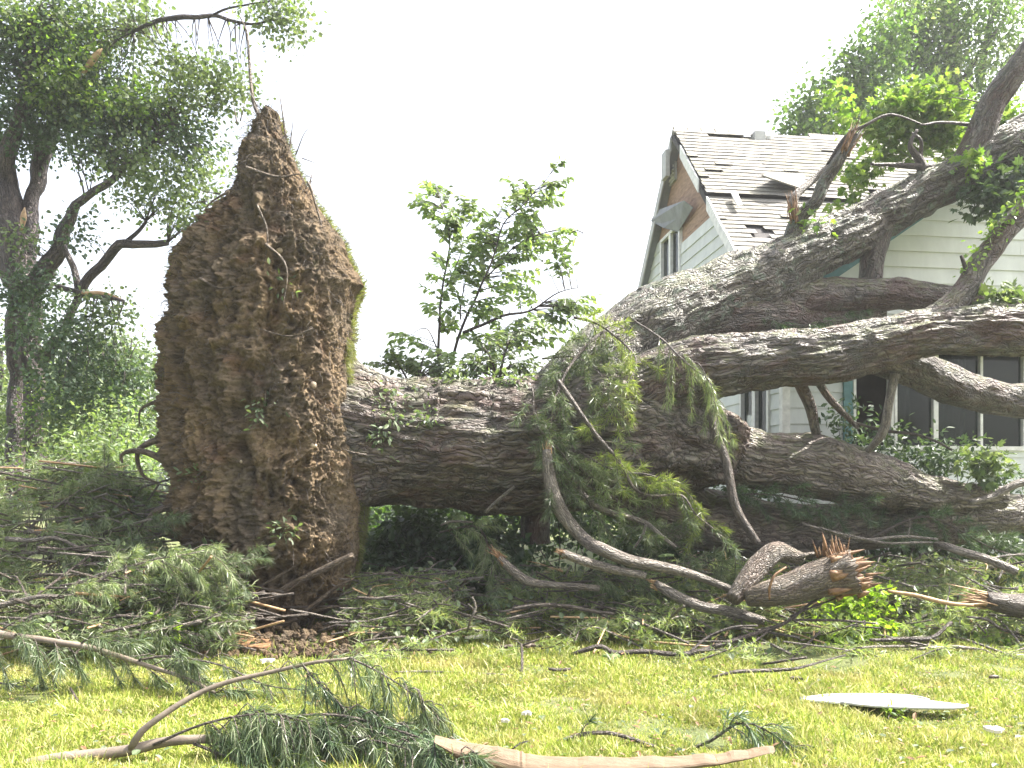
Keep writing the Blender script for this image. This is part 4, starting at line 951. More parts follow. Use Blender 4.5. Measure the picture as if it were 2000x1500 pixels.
# ================================================================== STANDING TREES AND SHRUBS
def tree(label, limbs, blobs, base, tmpl, size, n, spread, leafm, name='tree', cat='tree', Yj=.5, twigs=.5, barkm=None, wood='limb', group=None):
    t = thing(name, label, cat, base, group=group); pts = []
    for i, L in enumerate(limbs):
        p, r = px_path(L); b = Buf()
        C, R = tube(b, p, r, 24 if L[0][3] > 8 else 8, .12 if L[0][3] > 8 else .08, .03 if L[0][3] > 15 else .004, seed=i + 3, wob=.06 if L[0][3] > 8 else .03)
        part('trunk' if i == 0 else wood, b, barkm or M['bark_tree'], t); pts.append(C)
    if not isinstance(blobs, dict): blobs = {leafm: blobs}
    for m_, bl in blobs.items():
        crown('crown', t, bl, tmpl, size, n, spread, M[m_], np.vstack(pts), barkm or M['bark_tree'], Yj, tw=twigs)
    return t
Yt = 15.0
lt = tree('large storm damaged tree with dark leaves and forked purple brown limbs at the left edge',
     [[(74, 960, Yt, 17), (72, 850, Yt, 17), (68, 760, Yt, 17), (60, 680, Yt, 20), (48, 600, Yt, 26), (38, 530, Yt, 32), (30, 470, Yt, 32), (20, 410, Yt, 24), (8, 350, Yt, 18), (10, 300, Yt - .2, 15), (40, 220, Yt - .4, 12), (60, 120, Yt - .6, 14), (80, 20, Yt - .8, 8)],
      [(45, 500, Yt, 22), (60, 430, Yt + .1, 15), (68, 360, Yt + .2, 14), (85, 295, Yt + .3, 14), (106, 235, Yt + .4, 11), (180, 130, Yt + .8, 10), (260, 40, Yt + 1, 7)],
      [(50, 570, Yt, 18), (98, 512, Yt - .3, 15), (128, 455, Yt - .5, 13), (150, 400, Yt - .7, 9), (200, 360, Yt - .9, 7), (280, 300, Yt - 1, 7), (330, 230, Yt - 1, 4)],
      [(150, 575, Yt - .6, 9), (185, 530, Yt - .8, 9), (225, 485, Yt - 1.0, 9), (260, 474, Yt - 1.1, 8), (330, 476, Yt - 1.2, 6)],
      [(235, 480, Yt - 1, 5), (262, 455, Yt - 1, 4), (285, 432, Yt - 1, 3)],
      [(260, 60, Yt - 1, 3), (295, 47, Yt - 1.2, 4), (350, 35, Yt - 1.4, 5), (410, 32, Yt - 1.5, 4), (470, 45, Yt - 1.6, 3), (530, 40, Yt - 1.6, 2)],
      [(410, 32, Yt - 1.5, 2.5), (460, 12, Yt - 1.6, 2), (520, 5, Yt - 1.6, 1.5)],
      [(80, 700, Yt - .2, 14), (130, 640, Yt - .5, 8), (150, 560, Yt - .6, 7), (125, 480, Yt - .6, 5)],
      [(30, 960, Yt + .3, 17), (30, 860, Yt + .3, 17), (30, 760, Yt + .3, 16), (32, 670, Yt + .2, 17), (40, 590, Yt, 20)],
      [(120, 560, Yt - .7, 5), (160, 572, Yt - 1, 4), (240, 585, Yt - 1.4, 3)]],
     {'leaf_dark': [(60, 230, 14.9, 110, 75, 150), (170, 200, 14.8, 100, 65, 130), (40, 110, 14.6, 90, 90, 100), (250, 230, 14.5, 70, 50, 70), (150, 90, 14.6, 100, 70, 90), (200, 290, 14.5, 70, 40, 60), (340, 255, 14.3, 70, 30, 36),
                    (50, 560, 14.5, 65, 50, 46), (90, 650, 14.4, 90, 50, 40), (175, 670, 14.2, 75, 60, 50), (150, 450, 14.0, 50, 50, 10), (380, 290, 14.1, 50, 30, 20), (230, 760, 14.2, 70, 60, 60), (120, 760, 14.0, 70, 70, 50)],
      'leaf_bright': [(150, 160, 14.0, 45, 30, 12), (110, 180, 14.0, 50, 22, 12), (160, 80, 14, 40, 40, 10), (280, 210, 13.9, 50, 30, 12), (60, 60, 14, 60, 30, 10), (130, 140, 14, 35, 35, 8), (200, 215, 13.9, 30, 18, 6), (75, 780, 14.4, 20, 60, 8)],
      'leaf_mid': [(20, 40, 14.4, 80, 60, 50), (150, 40, 14.4, 110, 45, 60), (270, 40, 14.2, 50, 50, 26), (330, 130, 14.1, 90, 35, 40), (430, 170, 13.8, 65, 50, 40), (380, 200, 13.8, 60, 40, 24), (60, 470, 14.3, 40, 20, 8), (300, 380, 13.9, 85, 50, 34), (260, 310, 13.9, 80, 50, 36), (370, 420, 13.8, 50, 50, 24), (560, 40, 13.4, 45, 50, 26),
                    (500, 10, 13.4, 60, 16, 9), (140, 190, 14.2, 60, 35, 24), (290, 210, 14.0, 50, 26, 14), (390, 340, 13.8, 60, 60, 30), (200, 600, 13.9, 60, 50, 22), (90, 850, 14.2, 60, 50, 24)]},
     (P(60, 960, Yt)[0], Yt, .2), BROAD, .08, 24, .17, 'leaf_dark', Yj=.7, twigs=.45)
b = Buf(); p, r = px_path([(156, 152, 14.1, 2), (175, 125, 14.1, 6), (190, 105, 14.1, 6), (200, 95, 14.1, 1)]); tube(b, p, r, 8, .05, .01); part('torn_wood', b, M['wood'], lt, label='pale strip of torn wood in the crown')
b = Buf(); p, r = px_path([(42, 450, 14.5, 2), (46, 425, 14.5, 6), (48, 405, 14.5, 1)]); tube(b, p, r, 8, .05, .01); part('torn_wood', b, M['wood'], lt)
b = Buf(); p, r = px_path([(160, 572, 13.9, 3), (200, 574, 13.9, 5), (240, 585, 13.9, 1)]); tube(b, p, r, 8, .05, .01); part('torn_wood', b, M['wood'], lt)
# bushy trees behind on the left
for i, (px, top, Y, wpx, lm, lab) in enumerate([(210, 650, 24, 150, 'leaf_mid', 'leafy mid green tree low behind the left tree, half hidden by the root plate'), (0, 660, 26, 140, 'leaf_mid', 'pale green tree at the left edge behind the dark trunk'), (130, 720, 20, 120, 'leaf_mid', 'bushy tree directly behind the forked dark trunk')]):
    yb = HOR + CAMZ * F / Y
    tree(lab, [[(px, yb - 10, Y, 9), (px + 8, (yb + top) / 2, Y, 7), (px, top + 20, Y, 3)]],
         [(px, top + 60, Y, wpx * .75, 60, 75), (px - wpx * .3, top + 130, Y, wpx * .7, 60, 60), (px + wpx * .3, top + 150, Y - .6, wpx * .7, 70, 60), (px, top + 220, Y - 1, wpx, 50, 60)],
         (P(px, 0, Y)[0], Y, .25), BROAD, .13, 26, .34, lm, Yj=.6, twigs=.15, group='bushy trees behind the left tree')
# trees behind the house
tree('tall dark tree with straight trunk rising behind the roof at the upper right', [[(1870, 560, 25, 22), (1866, 300, 25, 20), (1862, 160, 25, 17), (1858, 40, 25, 14), (1850, -100, 25, 10)], [(1910, 180, 24.6, 7), (1925, 90, 24.5, 7), (1945, -20, 24.5, 5)], [(1866, 180, 25, 8), (1905, 120, 24.8, 6), (1960, 40, 24.6, 4)]],
     {'leaf_far': [(1800, 90, 24.5, 75, 60, 75), (1830, 20, 24.5, 90, 50, 60), (1790, 150, 24.3, 60, 30, 36), (1900, 200, 24, 60, 60, 36), (1930, 60, 24, 80, 70, 50), (1880, -60, 25, 120, 60, 50)], 'leaf_sap': [(1770, 40, 24, 50, 50, 26), (1880, 130, 24, 60, 40, 24), (1980, 120, 24, 40, 60, 20), (1960, -10, 24, 70, 40, 22)]},
     (P(1870, 0, 25)[0], 25, .3), OVAL, .17, 26, .32, 'leaf_far', Yj=.5, twigs=.4)
tree('rounded pale green tree beyond the ridge of the house', [[(1650, 640, 23, 14), (1660, 400, 23, 12), (1670, 260, 23, 8), (1690, 140, 23, 4)], [(1660, 340, 23, 7), (1600, 260, 22.8, 4), (1560, 230, 22.8, 2)]],
     [(1570, 240, 22.8, 55, 40, 40), (1640, 190, 22.8, 60, 55, 60), (1700, 130, 22.8, 50, 55, 50), (1730, 210, 22.8, 70, 50, 55), (1740, 70, 23, 40, 50, 26), (1610, 270, 22.5, 80, 26, 40)],
     (P(1650, 0, 23)[0], 23, .3), BROAD, .14, 26, .28, 'leaf_far', Yj=.5, twigs=.3)
# sapling thicket behind the trunk
def sapling(label, stems, blobs, Y, leafm='leaf_sap', n=13, size=.115):
    t = thing('sapling', label, 'sapling', (P(stems[0][0][0], 0, Y)[0], Y, .25)); tips = []
    lb = Buf(); tb = Buf(); n = max(6, n - 2)
    for i, L in enumerate(stems):
        p = [P(x, y, Y + dy) for x, y, dy in L]; b = Buf(); r = np.linspace(.026, .004, len(p)) if i < 3 else np.linspace(.012, .003, len(p))
        C, R = tube(b, p, r, 8, .08, .002, seed=i, wob=.03); part('stem', b, M['bark_dark'], t); tips.append(C)
    A = np.vstack(tips); C = blob_clumps(blobs, .6)
    for c in C:
        a = A[np.argmin(np.sum((A - c) ** 2, 1) + np.clip(A[:, 2] - c[2] + .1, 0, 9) * 2)]; v = c - a; l = np.linalg.norm(v)
        if l > 1.0: a = c - v / l * 1.0; v = c - a; l = 1.0
        e = c + unit(v) * .18 + np.array([0, 0, -.06]); m_ = (a + e) / 2 + np.array([0, 0, .08 * l])
        tube(tb, [a, m_, e], [.006, .004, .002], 4, .12)
        q = np.linspace(.35, 1, n)[:, None]; pts = a * (1 - q) ** 2 + m_ * 2 * q * (1 - q) + e * q ** 2
        s = np.cross(unit(v), [0, 0, 1]); s = unit(s + rng.normal(0, .2, 3)); sg = np.where(np.arange(n) % 2, 1, -1)[:, None]
        d = s * sg * .8 + unit(v) * .5 + np.array([0, 0, -.45]) + rng.normal(0, .25, (n, 3))
        inst(lb, LWIDE[0], LWIDE[1], basis(d, np.tile([0, -.9, .7], (n, 1)) + rng.normal(0, .5, (n, 3))), pts, size * rng.uniform(.7, 1.25, n))
    part('twigs', tb, M['bark_dark'], t); part('foliage', lb, M[leafm], t); return t
sapling('tall multi stemmed sapling with long drooping leaves behind the fallen trunk',
    [[(858, 900, 0), (858, 740, 0), (860, 640, 0), (868, 560, 0), (880, 480, 0), (868, 420, 0), (848, 360, 0)], [(862, 900, 0), (880, 730, 0), (905, 640, -.1), (935, 570, -.2), (958, 520, -.3), (985, 440, -.3), (1040, 380, -.3), (1085, 320, -.3)], [(905, 650, 0), (980, 620, -.2), (1040, 605, -.3), (1090, 570, -.4), (1150, 560, -.4)],
     [(900, 620, 0), (905, 560, .2), (930, 480, .3), (980, 410, .3), (990, 360, .3)], [(870, 560, 0), (900, 500, .2), (915, 420, .2)], [(950, 540, 0), (1010, 480, -.3), (1080, 450, -.3), (1140, 455, -.3)], [(862, 700, 0), (830, 640, .2), (790, 660, .2)], [(905, 740, .2), (960, 680, 0), (985, 640, 0)]],
    [(845, 390, 12, 30, 30, 14), (880, 440, 12, 35, 45, 20), (910, 410, 12, 25, 20, 8), (1020, 390, 11.8, 55, 40, 26), (1075, 355, 11.7, 25, 30, 6), (1085, 325, 11.7, 8, 10, 2), (960, 470, 12, 50, 50, 28), (1040, 460, 11.8, 60, 40, 32), (1110, 460, 11.7, 35, 20, 6), (900, 530, 12, 55, 50, 24), (980, 540, 12, 60, 40, 22), (1085, 500, 11.7, 35, 20, 8),
     (870, 600, 12, 40, 45, 16), (940, 620, 12, 60, 50, 22), (1120, 590, 11.6, 50, 30, 16), (1060, 640, 11.6, 70, 35, 26), (800, 660, 12, 30, 20, 5), (960, 690, 12, 60, 40, 14), (860, 690, 12, 60, 40, 9), (1040, 570, 11.8, 40, 25, 6)], 12.0)
sapling('low leafy sapling behind the trunk just right of the root plate', [[(800, 850, 0), (800, 760, 0), (780, 710, 0), (740, 690, 0)], [(800, 850, 0), (820, 730, 0), (830, 690, 0)]],
    [(760, 700, 11.7, 35, 16, 10), (810, 715, 11.7, 45, 25, 18), (860, 730, 11.7, 40, 20, 12)], 11.7, 'leaf_mid', size=.11)
sapling('bright leafed shoots on the trunk top left of the pine boughs', [[(965, 800, 0), (975, 740, 0), (985, 690, 0), (1000, 650, 0)], [(975, 760, 0), (960, 700, 0), (940, 670, 0)]],
    [(990, 680, 10.6, 40, 35, 16), (950, 715, 10.6, 50, 25, 16), (1030, 720, 10.6, 40, 20, 12), (910, 725, 10.6, 35, 14, 8)], 10.6, 'leaf_mid', size=.09)
def bush(label, blobs, tmpl, size, n, spread, leafm, Y, base, name='shrub', cat='shrub', stems=6, Yj=.6):
    t = thing(name, label, cat, base); C = blob_clumps(blobs, Yj); b = Buf(); leaves(b, C, tmpl, size, n, spread); part('foliage', b, M[leafm], t)
    b = Buf()
    for k in range(stems * 4):
        c = C[rng.integers(len(C))]; sm = stems < 5; o = np.array(base) + rng.normal(0, .02 if sm else .15, 3) * np.array([2, 1, 0]); tube(b, [o, (o + c) / 2 + rng.normal(0, .01 if sm else .1, 3), c], [.003, .003, .0015] if sm else [.012, .008, .003], 5, .15)
    part('stem', b, M['bark_dark'], t); return t
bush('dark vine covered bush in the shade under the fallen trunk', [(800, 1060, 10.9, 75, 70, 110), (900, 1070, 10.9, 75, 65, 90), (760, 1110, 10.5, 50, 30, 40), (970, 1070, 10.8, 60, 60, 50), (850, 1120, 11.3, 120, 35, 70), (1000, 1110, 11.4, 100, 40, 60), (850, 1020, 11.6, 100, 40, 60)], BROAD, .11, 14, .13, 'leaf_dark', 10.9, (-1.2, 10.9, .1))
bush('undergrowth closing the gap beyond the space under the fallen trunk', [(760, 1010, 13.2, 90, 50, 70), (900, 1000, 13.4, 110, 50, 80), (1060, 1000, 13.4, 110, 50, 80), (1200, 1010, 13.2, 100, 50, 60), (720, 1060, 12.8, 50, 50, 40)], OVAL, .11, 18, .2, 'leaf_far', 13.3, (-.6, 13.3, .25))
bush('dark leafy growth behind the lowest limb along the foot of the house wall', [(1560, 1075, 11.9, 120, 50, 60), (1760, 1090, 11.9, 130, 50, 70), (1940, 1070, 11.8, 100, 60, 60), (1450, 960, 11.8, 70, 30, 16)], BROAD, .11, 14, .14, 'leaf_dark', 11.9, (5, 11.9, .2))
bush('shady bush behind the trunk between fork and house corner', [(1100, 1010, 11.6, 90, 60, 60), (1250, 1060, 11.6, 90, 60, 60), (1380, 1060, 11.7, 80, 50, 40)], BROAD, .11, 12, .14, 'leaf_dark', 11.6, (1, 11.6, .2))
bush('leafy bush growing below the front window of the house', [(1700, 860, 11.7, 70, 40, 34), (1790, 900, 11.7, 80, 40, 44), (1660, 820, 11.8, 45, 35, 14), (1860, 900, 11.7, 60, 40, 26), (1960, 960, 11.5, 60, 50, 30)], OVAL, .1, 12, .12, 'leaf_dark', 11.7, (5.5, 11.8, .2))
bush('bright green weed with pointed leaves at the foot of the root plate', [(335, 1240, 8.0, 34, 30, 14)], LONG, .16, 12, .07, 'leaf_yellow', 8.0, tuple(P(335, 1290, 7.9)), 'weed', 'weed', 2)
bush('yellow green maple sprig lying by the broken log', [(1640, 1190, 8.9, 50, 30, 22), (1700, 1170, 8.9, 40, 28, 16), (1620, 1235, 8.7, 50, 28, 18), (1690, 1225, 8.7, 55, 30, 18), (1670, 1150, 9, 30, 18, 7)], MAPLE, .075, 9, .07, 'leaf_yellow', 8.9, tuple(P(1650, 1240, 8.8)), 'maple_sprig', 'leafy branch', 4)
bush('small green weed clump at the right end of the debris strip', [(1930, 1255, 8.6, 26, 14, 8), (1965, 1268, 8.5, 24, 10, 5)], BROAD, .07, 10, .05, 'leaf_bright', 8.6, tuple(G(1940, 1275)), 'weed', 'weed', 1)
bush('bright weed in front of the white panel', [(1745, 1398, 5.9, 16, 6, 5)], LONG, .07, 9, .03, 'leaf_yellow', 5.9, tuple(G(1745, 1405)), 'weed', 'weed', 1)
bush('tall pale shrubs filling the view between the left tree and the root plate', [(230, 730, 18, 70, 55, 90), (170, 790, 18, 80, 60, 90), (250, 820, 17.5, 60, 60, 70), (60, 800, 18.5, 90, 60, 80), (120, 870, 17, 110, 50, 80)], BROAD, .1, 22, .24, 'leaf_mid', 18, (P(180, 0, 18)[0], 18, .3))
bush('undergrowth shrub below the standing left tree', [(60, 930, 12.5, 120, 45, 60), (200, 910, 12.5, 90, 50, 50)], OVAL, .09, 16, .2, 'leaf_mid', 12.5, (P(90, 0, 12.5)[0], 12.5, .3))
bush('pale green undergrowth behind the heap just left of the root plate', [(230, 830, 13.5, 60, 50, 40), (260, 900, 12.5, 50, 40, 34), (160, 880, 13, 60, 40, 30)], OVAL, .09, 16, .2, 'leaf_sap', 13, (P(230, 0, 13)[0], 13, .3))
# far tree line
b = Buf(); n = 900; xs = rng.uniform(-60, 30, n); zz = rng.random(n) ** .8 * (3.0 + 1.2 * vnoise(np.column_stack([xs * .3, xs * 0, xs * 0])))
leaves(b, np.column_stack([xs, 60 + rng.uniform(-3, 3, n), zz + .4]), BROAD, .5, 26, .9)
solo('distant_trees', b, M['leaf_mid'], 'far low tree line on the horizon', 'trees', kind='stuff')

# ================================================================== LOGS, BROKEN BRANCHES, DEBRIS
def stick(name, label, L, m_, sides=14, rough=.006, subs=(), ends=None, endm='wood', cat='branch', group=None, lump=.08, wob=.015, jag=(0.0, 0.0), endn=14, endl=.1):
    f_ = lambda Q: [(x, y, Y - (.4 if 1070 < y < 1240 and Y > 8.5 and 'stump' not in name else 0), q) for x, y, Y, q in Q]
    L = f_(L); subs = [f_(q) for q in subs]
    p, r = px_path(L); t = thing(name, label, cat, (p[0][0], p[0][1], max(0, p[0][2] - r[0])), group=group)
    b = Buf(); tube(b, p, r, sides, .04, rough, seed=len(COL.objects) % 37, lump=lump, wob=wob, jag=jag); part('stem' if r[0] < .06 else 'log', b, M[m_], t)
    for sL in subs:
        p2, r2 = px_path(sL); b = Buf(); tube(b, p2, r2, max(6, sides // 2), .04, rough * .5, seed=len(COL.objects) % 37, wob=wob); part('side_branch', b, M[m_], t)
    for e in (ends or []):
        q = (p[0], p[0] - p[1], r[0]) if e == 0 else (p[-1], p[-1] - p[-2], r[-1])
        splinters(t, q[0] - unit(q[1]) * q[2] * .3, q[1], endn, endl, q[2] * .45, M[endm], thick=max(.005, q[2] * .3))
    return t
stick('fallen_branch', 'peeled twisted dead branch leaning from the trunk down to the debris', [(1068, 878, 9.0, 8), (1072, 930, 9.0, 12), (1090, 985, 9.0, 14), (1112, 1020, 9.0, 13), (1140, 1052, 9.0, 12), (1180, 1075, 9.05, 13), (1250, 1100, 9.1, 12), (1340, 1118, 9.1, 9), (1440, 1155, 9.1, 6)], 'bark_pale', 20, .012, ends=[0], endl=.12)
stick('fallen_branch', 'long grey branch standing upright in front of the fork and right of the hanging pine', [(1388, 775, 9.3, 7), (1396, 840, 9.25, 9), (1415, 890, 9.2, 9), (1428, 950, 9.15, 9), (1445, 1005, 9.1, 9), (1480, 1062, 9.05, 7)], 'bark_twig', 14, .006)
stick('fallen_branch', 'curved dark branch with sunlit top below the trunk fork', [(1130, 955, 9.2, 5), (1160, 985, 9.15, 5), (1200, 1003, 9.1, 5), (1260, 1022, 9.1, 5), (1290, 1045, 9.05, 4), (1320, 1070, 9.0, 3)], 'bark_pale', 10, .003, subs=[[(1262, 1024, 9.1, 3), (1256, 1045, 9.0, 3), (1240, 1070, 9.0, 2)]])
stick('fallen_branch', 'stick in the shade below the left part of the trunk', [(950, 1000, 9.6, 4), (975, 975, 9.5, 4), (1005, 950, 9.4, 3)], 'bark_pale', 8, .003)
stick('broken_log', 'short log with pale torn end at the centre of the debris strip', [(1098, 1082, 9.0, 8), (1140, 1098, 9.0, 9), (1200, 1112, 9.05, 8), (1260, 1125, 9.1, 7)], 'bark_pale', 16, .006, ends=[0], endm='wood_orange', cat='log')
stick('broken_log', 'smooth grey log sloping down to the grass at the right of centre', [(1280, 1140, 9.2, 8), (1320, 1165, 9.1, 10), (1370, 1185, 9.0, 10), (1430, 1195, 8.95, 10), (1492, 1213, 8.9, 8)], 'bark_pale', 18, .005, ends=[0], cat='log')
stick('broken_log', 'snapped branch with an orange splintered tip pointing up left', [(975, 1088, 9.3, 7), (1000, 1115, 9.3, 9), (1030, 1135, 9.3, 9), (1080, 1142, 9.3, 7), (1170, 1150, 9.3, 6)], 'bark_pale', 14, .006, ends=[0], endm='wood_orange', endl=.18, cat='log')
bl = stick('broken_log', 'thick forked log with a shattered orange end on the debris right of centre', [(1455, 1165, 8.8, 16), (1500, 1158, 8.7, 25), (1560, 1145, 8.7, 33), (1620, 1130, 8.7, 40), (1662, 1120, 8.65, 44)], 'bark_young', 48, .012, lump=.10, wob=.03, jag=(0, .03), ends=[1], endm='wood_orange', endn=40, endl=.2, cat='log')
b = Buf(); p, r = px_path([(1435, 1170, 8.4, 14), (1460, 1135, 8.5, 19), (1488, 1100, 8.6, 22), (1515, 1078, 8.7, 20), (1560, 1090, 8.85, 13)]); tube(b, p, r, 30, .03, .010, seed=4, lump=.12, wob=.03); part('log_fork', b, M['bark_young'], bl)
splinters(bl, P(1632, 1092, 8.3), (-.15, -.1, 1), 34, .16, .07, M['wood_orange'], thick=.026)
b = Buf(); p, r = px_path([(1548, 1088, 8.75, 8), (1575, 1084, 8.75, 5), (1590, 1080, 8.75, 3)]); tube(b, p, r, 12, .03, .004); part('side_branch', b, M['bark_young'], bl)
b = Buf(); p, r = px_path([(1503, 1172, 8.12, 1.5), (1503, 1150, 8.1, 2.5), (1512, 1125, 8.1, 2.5), (1535, 1108, 8.15, 2)]); tube(b, p, r, 8, .03); part('bark_strip', b, M['wood_orange'], bl)
stick('broken_log', 'broken log with pale splinters at the right edge of the debris', [(1925, 1172, 9.0, 15), (1970, 1180, 9.0, 20), (2060, 1185, 9.0, 24)], 'bark_twig', 26, .008, ends=[0], endm='wood', endn=26, endl=.35, cat='log')
stick('broken_log', 'cut grey log sloping down right in front of the dark pine bough', [(1828, 1064, 9.6, 7), (1870, 1075, 9.6, 8), (1930, 1092, 9.5, 8), (1985, 1115, 9.4, 8)], 'bark_pale', 16, .004, subs=[[(1935, 1092, 9.5, 3), (1970, 1085, 9.5, 2), (2010, 1082, 9.5, 2)]], cat='log')
stick('fallen_branch', 'pale branch jutting in from the right edge above the lowest limb', [(2040, 935, 9.9, 8), (1985, 945, 9.9, 8), (1940, 970, 9.9, 7), (1895, 982, 9.9, 6)], 'bark_pale', 12, .004)
stick('fallen_branch', 'pair of thin branches lying over the lowest limb behind the shattered log', [(1570, 1025, 9.5, 2.5), (1620, 1040, 9.5, 3), (1680, 1054, 9.5, 3), (1760, 1048, 9.5, 3), (1830, 1052, 9.5, 2)], 'bark_pale', 8, .002, subs=[[(1600, 1030, 9.5, 2), (1660, 1048, 9.45, 2.5), (1740, 1060, 9.45, 2.5), (1820, 1058, 9.5, 2)], [(1775, 1050, 9.5, 2), (1778, 1030, 9.5, 1.5), (1776, 1012, 9.5, 1)]])
stick('bare_branch', 'dark leafless forking branch lying on the edge of the lawn', [(1115, 1280, 8.0, 3.5), (1150, 1268, 8.0, 5), (1175, 1262, 8.0, 5), (1200, 1275, 8.0, 5), (1260, 1274, 8.0, 5), (1340, 1276, 8.0, 5), (1400, 1262, 8.05, 5), (1450, 1245, 8.1, 4), (1510, 1225, 8.2, 4), (1545, 1208, 8.2, 3.5), (1580, 1180, 8.3, 3), (1630, 1150, 8.3, 2.5), (1690, 1095, 8.3, 2)], 'bark_dark', 10, .002,
      subs=[[(1345, 1272, 8.0, 3.5), (1380, 1245, 8.1, 3), (1430, 1225, 8.1, 3), (1480, 1222, 8.1, 2)], [(1338, 1278, 8.0, 3), (1350, 1298, 7.9, 3), (1368, 1310, 7.9, 2)], [(1425, 1283, 7.9, 2), (1460, 1262, 8.0, 2.5), (1500, 1235, 8.1, 2)], [(1545, 1210, 8.2, 2.5), (1620, 1212, 8.2, 2.5), (1710, 1216, 8.2, 2)], [(1538, 1300, 7.8, 1.5), (1570, 1265, 8.0, 2.5), (1600, 1235, 8.1, 2)], [(1545, 1205, 8.2, 2.5), (1600, 1180, 8.3, 2), (1650, 1160, 8.3, 1.5)]])
stick('bare_branch', 'straight grey stick lying on the lawn below the leafless branch', [(1390, 1322, 7.0, 2.5), (1440, 1312, 7.0, 4), (1520, 1310, 7.05, 4), (1560, 1306, 7.05, 3), (1650, 1280, 7.3, 1.5)], 'bark_twig', 8, .003)
stick('bare_branch', 'thin level branch beside the arching pine branch near the split wood', [(1000, 1188, 9.0, 3), (1060, 1182, 9.0, 4), (1130, 1190, 9.0, 4), (1200, 1198, 9.0, 3)], 'bark_twig', 8, .002)
stick('bare_branch', 'pale crooked twig standing in the grass edge right of the split wood', [(912, 1242, 8.6, 1.5), (920, 1210, 8.6, 2.5), (930, 1185, 8.6, 2.5), (922, 1165, 8.6, 2)], 'bark_pale', 6, .001, subs=[[(928, 1196, 8.6, 1.5), (912, 1180, 8.6, 1)], [(929, 1200, 8.6, 1.5), (948, 1206, 8.6, 1)]])
stick('bare_branch', 'forked pale twig in front of the dark bush', [(862, 1028, 9.6, 1.5), (880, 1020, 9.6, 2.5), (925, 1022, 9.6, 2)], 'bark_pale', 6, .001)
stick('bare_branch', 'short dark twig stuck in the lawn under the left pine branch', [(138, 1346, 6.3, 2), (155, 1372, 6.2, 3), (174, 1406, 6.0, 2)], 'bark_dark', 6, .001)
stick('bare_branch', 'dark branch lying below the splintered log at the right edge', [(1890, 1206, 8.9, 2), (1930, 1212, 8.9, 3), (1960, 1230, 8.9, 3), (2020, 1240, 8.9, 3)], 'bark_twig', 8, .002)
stick('bare_branch', 'dark branch along the grass edge at the right between the weeds', [(1700, 1248, 8.3, 3), (1760, 1247, 8.3, 4), (1820, 1246, 8.3, 4), (1860, 1215, 8.4, 3)], 'bark_dark', 8, .002)
stick('bare_branch', 'pale branch on the grass edge right of the white scrap', [(1790, 1268, 8.2, 2.5), (1860, 1264, 8.2, 3.5), (1920, 1272, 8.2, 3.5), (1985, 1285, 8.2, 2)], 'bark_pale', 8, .002)
stick('bare_branch', 'thin straw coloured stick flat on the lawn at centre', [(770, 1312, 7.15, 1.5), (870, 1312, 7.2, 2.5), (1010, 1318, 7.2, 1.5)], 'bark_pale', 6, .001)
stick('bare_branch', 'short dark stick on the lawn left of the leafless branch', [(1070, 1308, 7.3, 2.5), (1090, 1311, 7.3, 3.5), (1115, 1308, 7.3, 2.5)], 'bark_twig', 6, .002)
stick('bare_branch', 'long thin pale splinter below the maple sprig running to the broken log', [(1735, 1152, 8.9, 3), (1790, 1162, 8.9, 4), (1850, 1178, 8.9, 4), (1900, 1182, 8.9, 3)], 'wood', 6, .002)
stick('cut_stump', 'short upright brown stump under the trunk beside the dark bush', [(1045, 1062, 10.7, 30), (1046, 1030, 10.7, 28), (1048, 990, 10.7, 28)], 'bark_limb', 30, .01, cat='stump')
b = Buf()
for k in range(170):
    px = rng.uniform(700, 2040); py = rng.uniform(1095, 1235); Y = np.interp(py, [1095, 1235], [9.9, 8.7]) + rng.uniform(-.3, .2)
    c = P(px, py, Y); a = rng.uniform(0, math.pi); l = rng.uniform(.12, .6); d = np.array([math.cos(a), math.sin(a) * .7, rng.uniform(-.25, .45)])
    tube(b, [c - d * l, c + rng.normal(0, .05, 3), c + d * l], [.004 + .012 * rng.random(), .006, .002], 6, .1, mi=rng.choice([0, 0, 0, 0, 1, 1, 1, 1, 2]), wob=.03)
for k in range(60):
    px = rng.uniform(-20, 440); py = rng.uniform(950, 1260); Y = np.interp(py, [950, 1260], [10, 7.8])
    c = P(px, py, Y); a = rng.uniform(-.6, .6); l = rng.uniform(.2, .7); d = np.array([math.cos(a), math.sin(a), rng.uniform(-.1, .45)])
    tube(b, [c - d * l, c + rng.normal(0, .05, 3), c + d * l], [.004 + .008 * rng.random(), .006, .002], 6, .1, mi=rng.choice([0, 0, 0, 0, 1, 1, 1, 1, 2]), wob=.03)
solo('stick_litter', b, [M['bark_pale'], M['bark_twig'], M['wood']], 'tangle of small broken sticks in the debris', 'sticks', kind='stuff')
b = Buf()
Yl = 1 / rng.uniform(1 / 9.5, 1 / 4.6, 900); Xl = rng.uniform(-.66, .66, 900) * Yl
q = np.column_stack([Xl, Yl, gz(Xl, Yl) + rng.uniform(.015, .05, 900)]); d = rng.normal(size=(900, 3)) * np.array([1, 1, .25])
h_ = 500; inst(b, OVAL[0], OVAL[1], basis(d[:h_], np.tile([0, 0, 2.], (h_, 1))), q[:h_], rng.uniform(.03, .07, h_), 0)
inst(b, BROAD[0], BROAD[1], basis(d[h_:], np.tile([0, 0, 2.], (900 - h_, 1))), q[h_:], rng.uniform(.03, .06, 900 - h_), 1)
solo('leaf_litter', b, [M['wood_orange'], M['leaf_mid']], 'loose brown and green leaves scattered over the lawn', 'leaves', kind='stuff')
b = Buf()
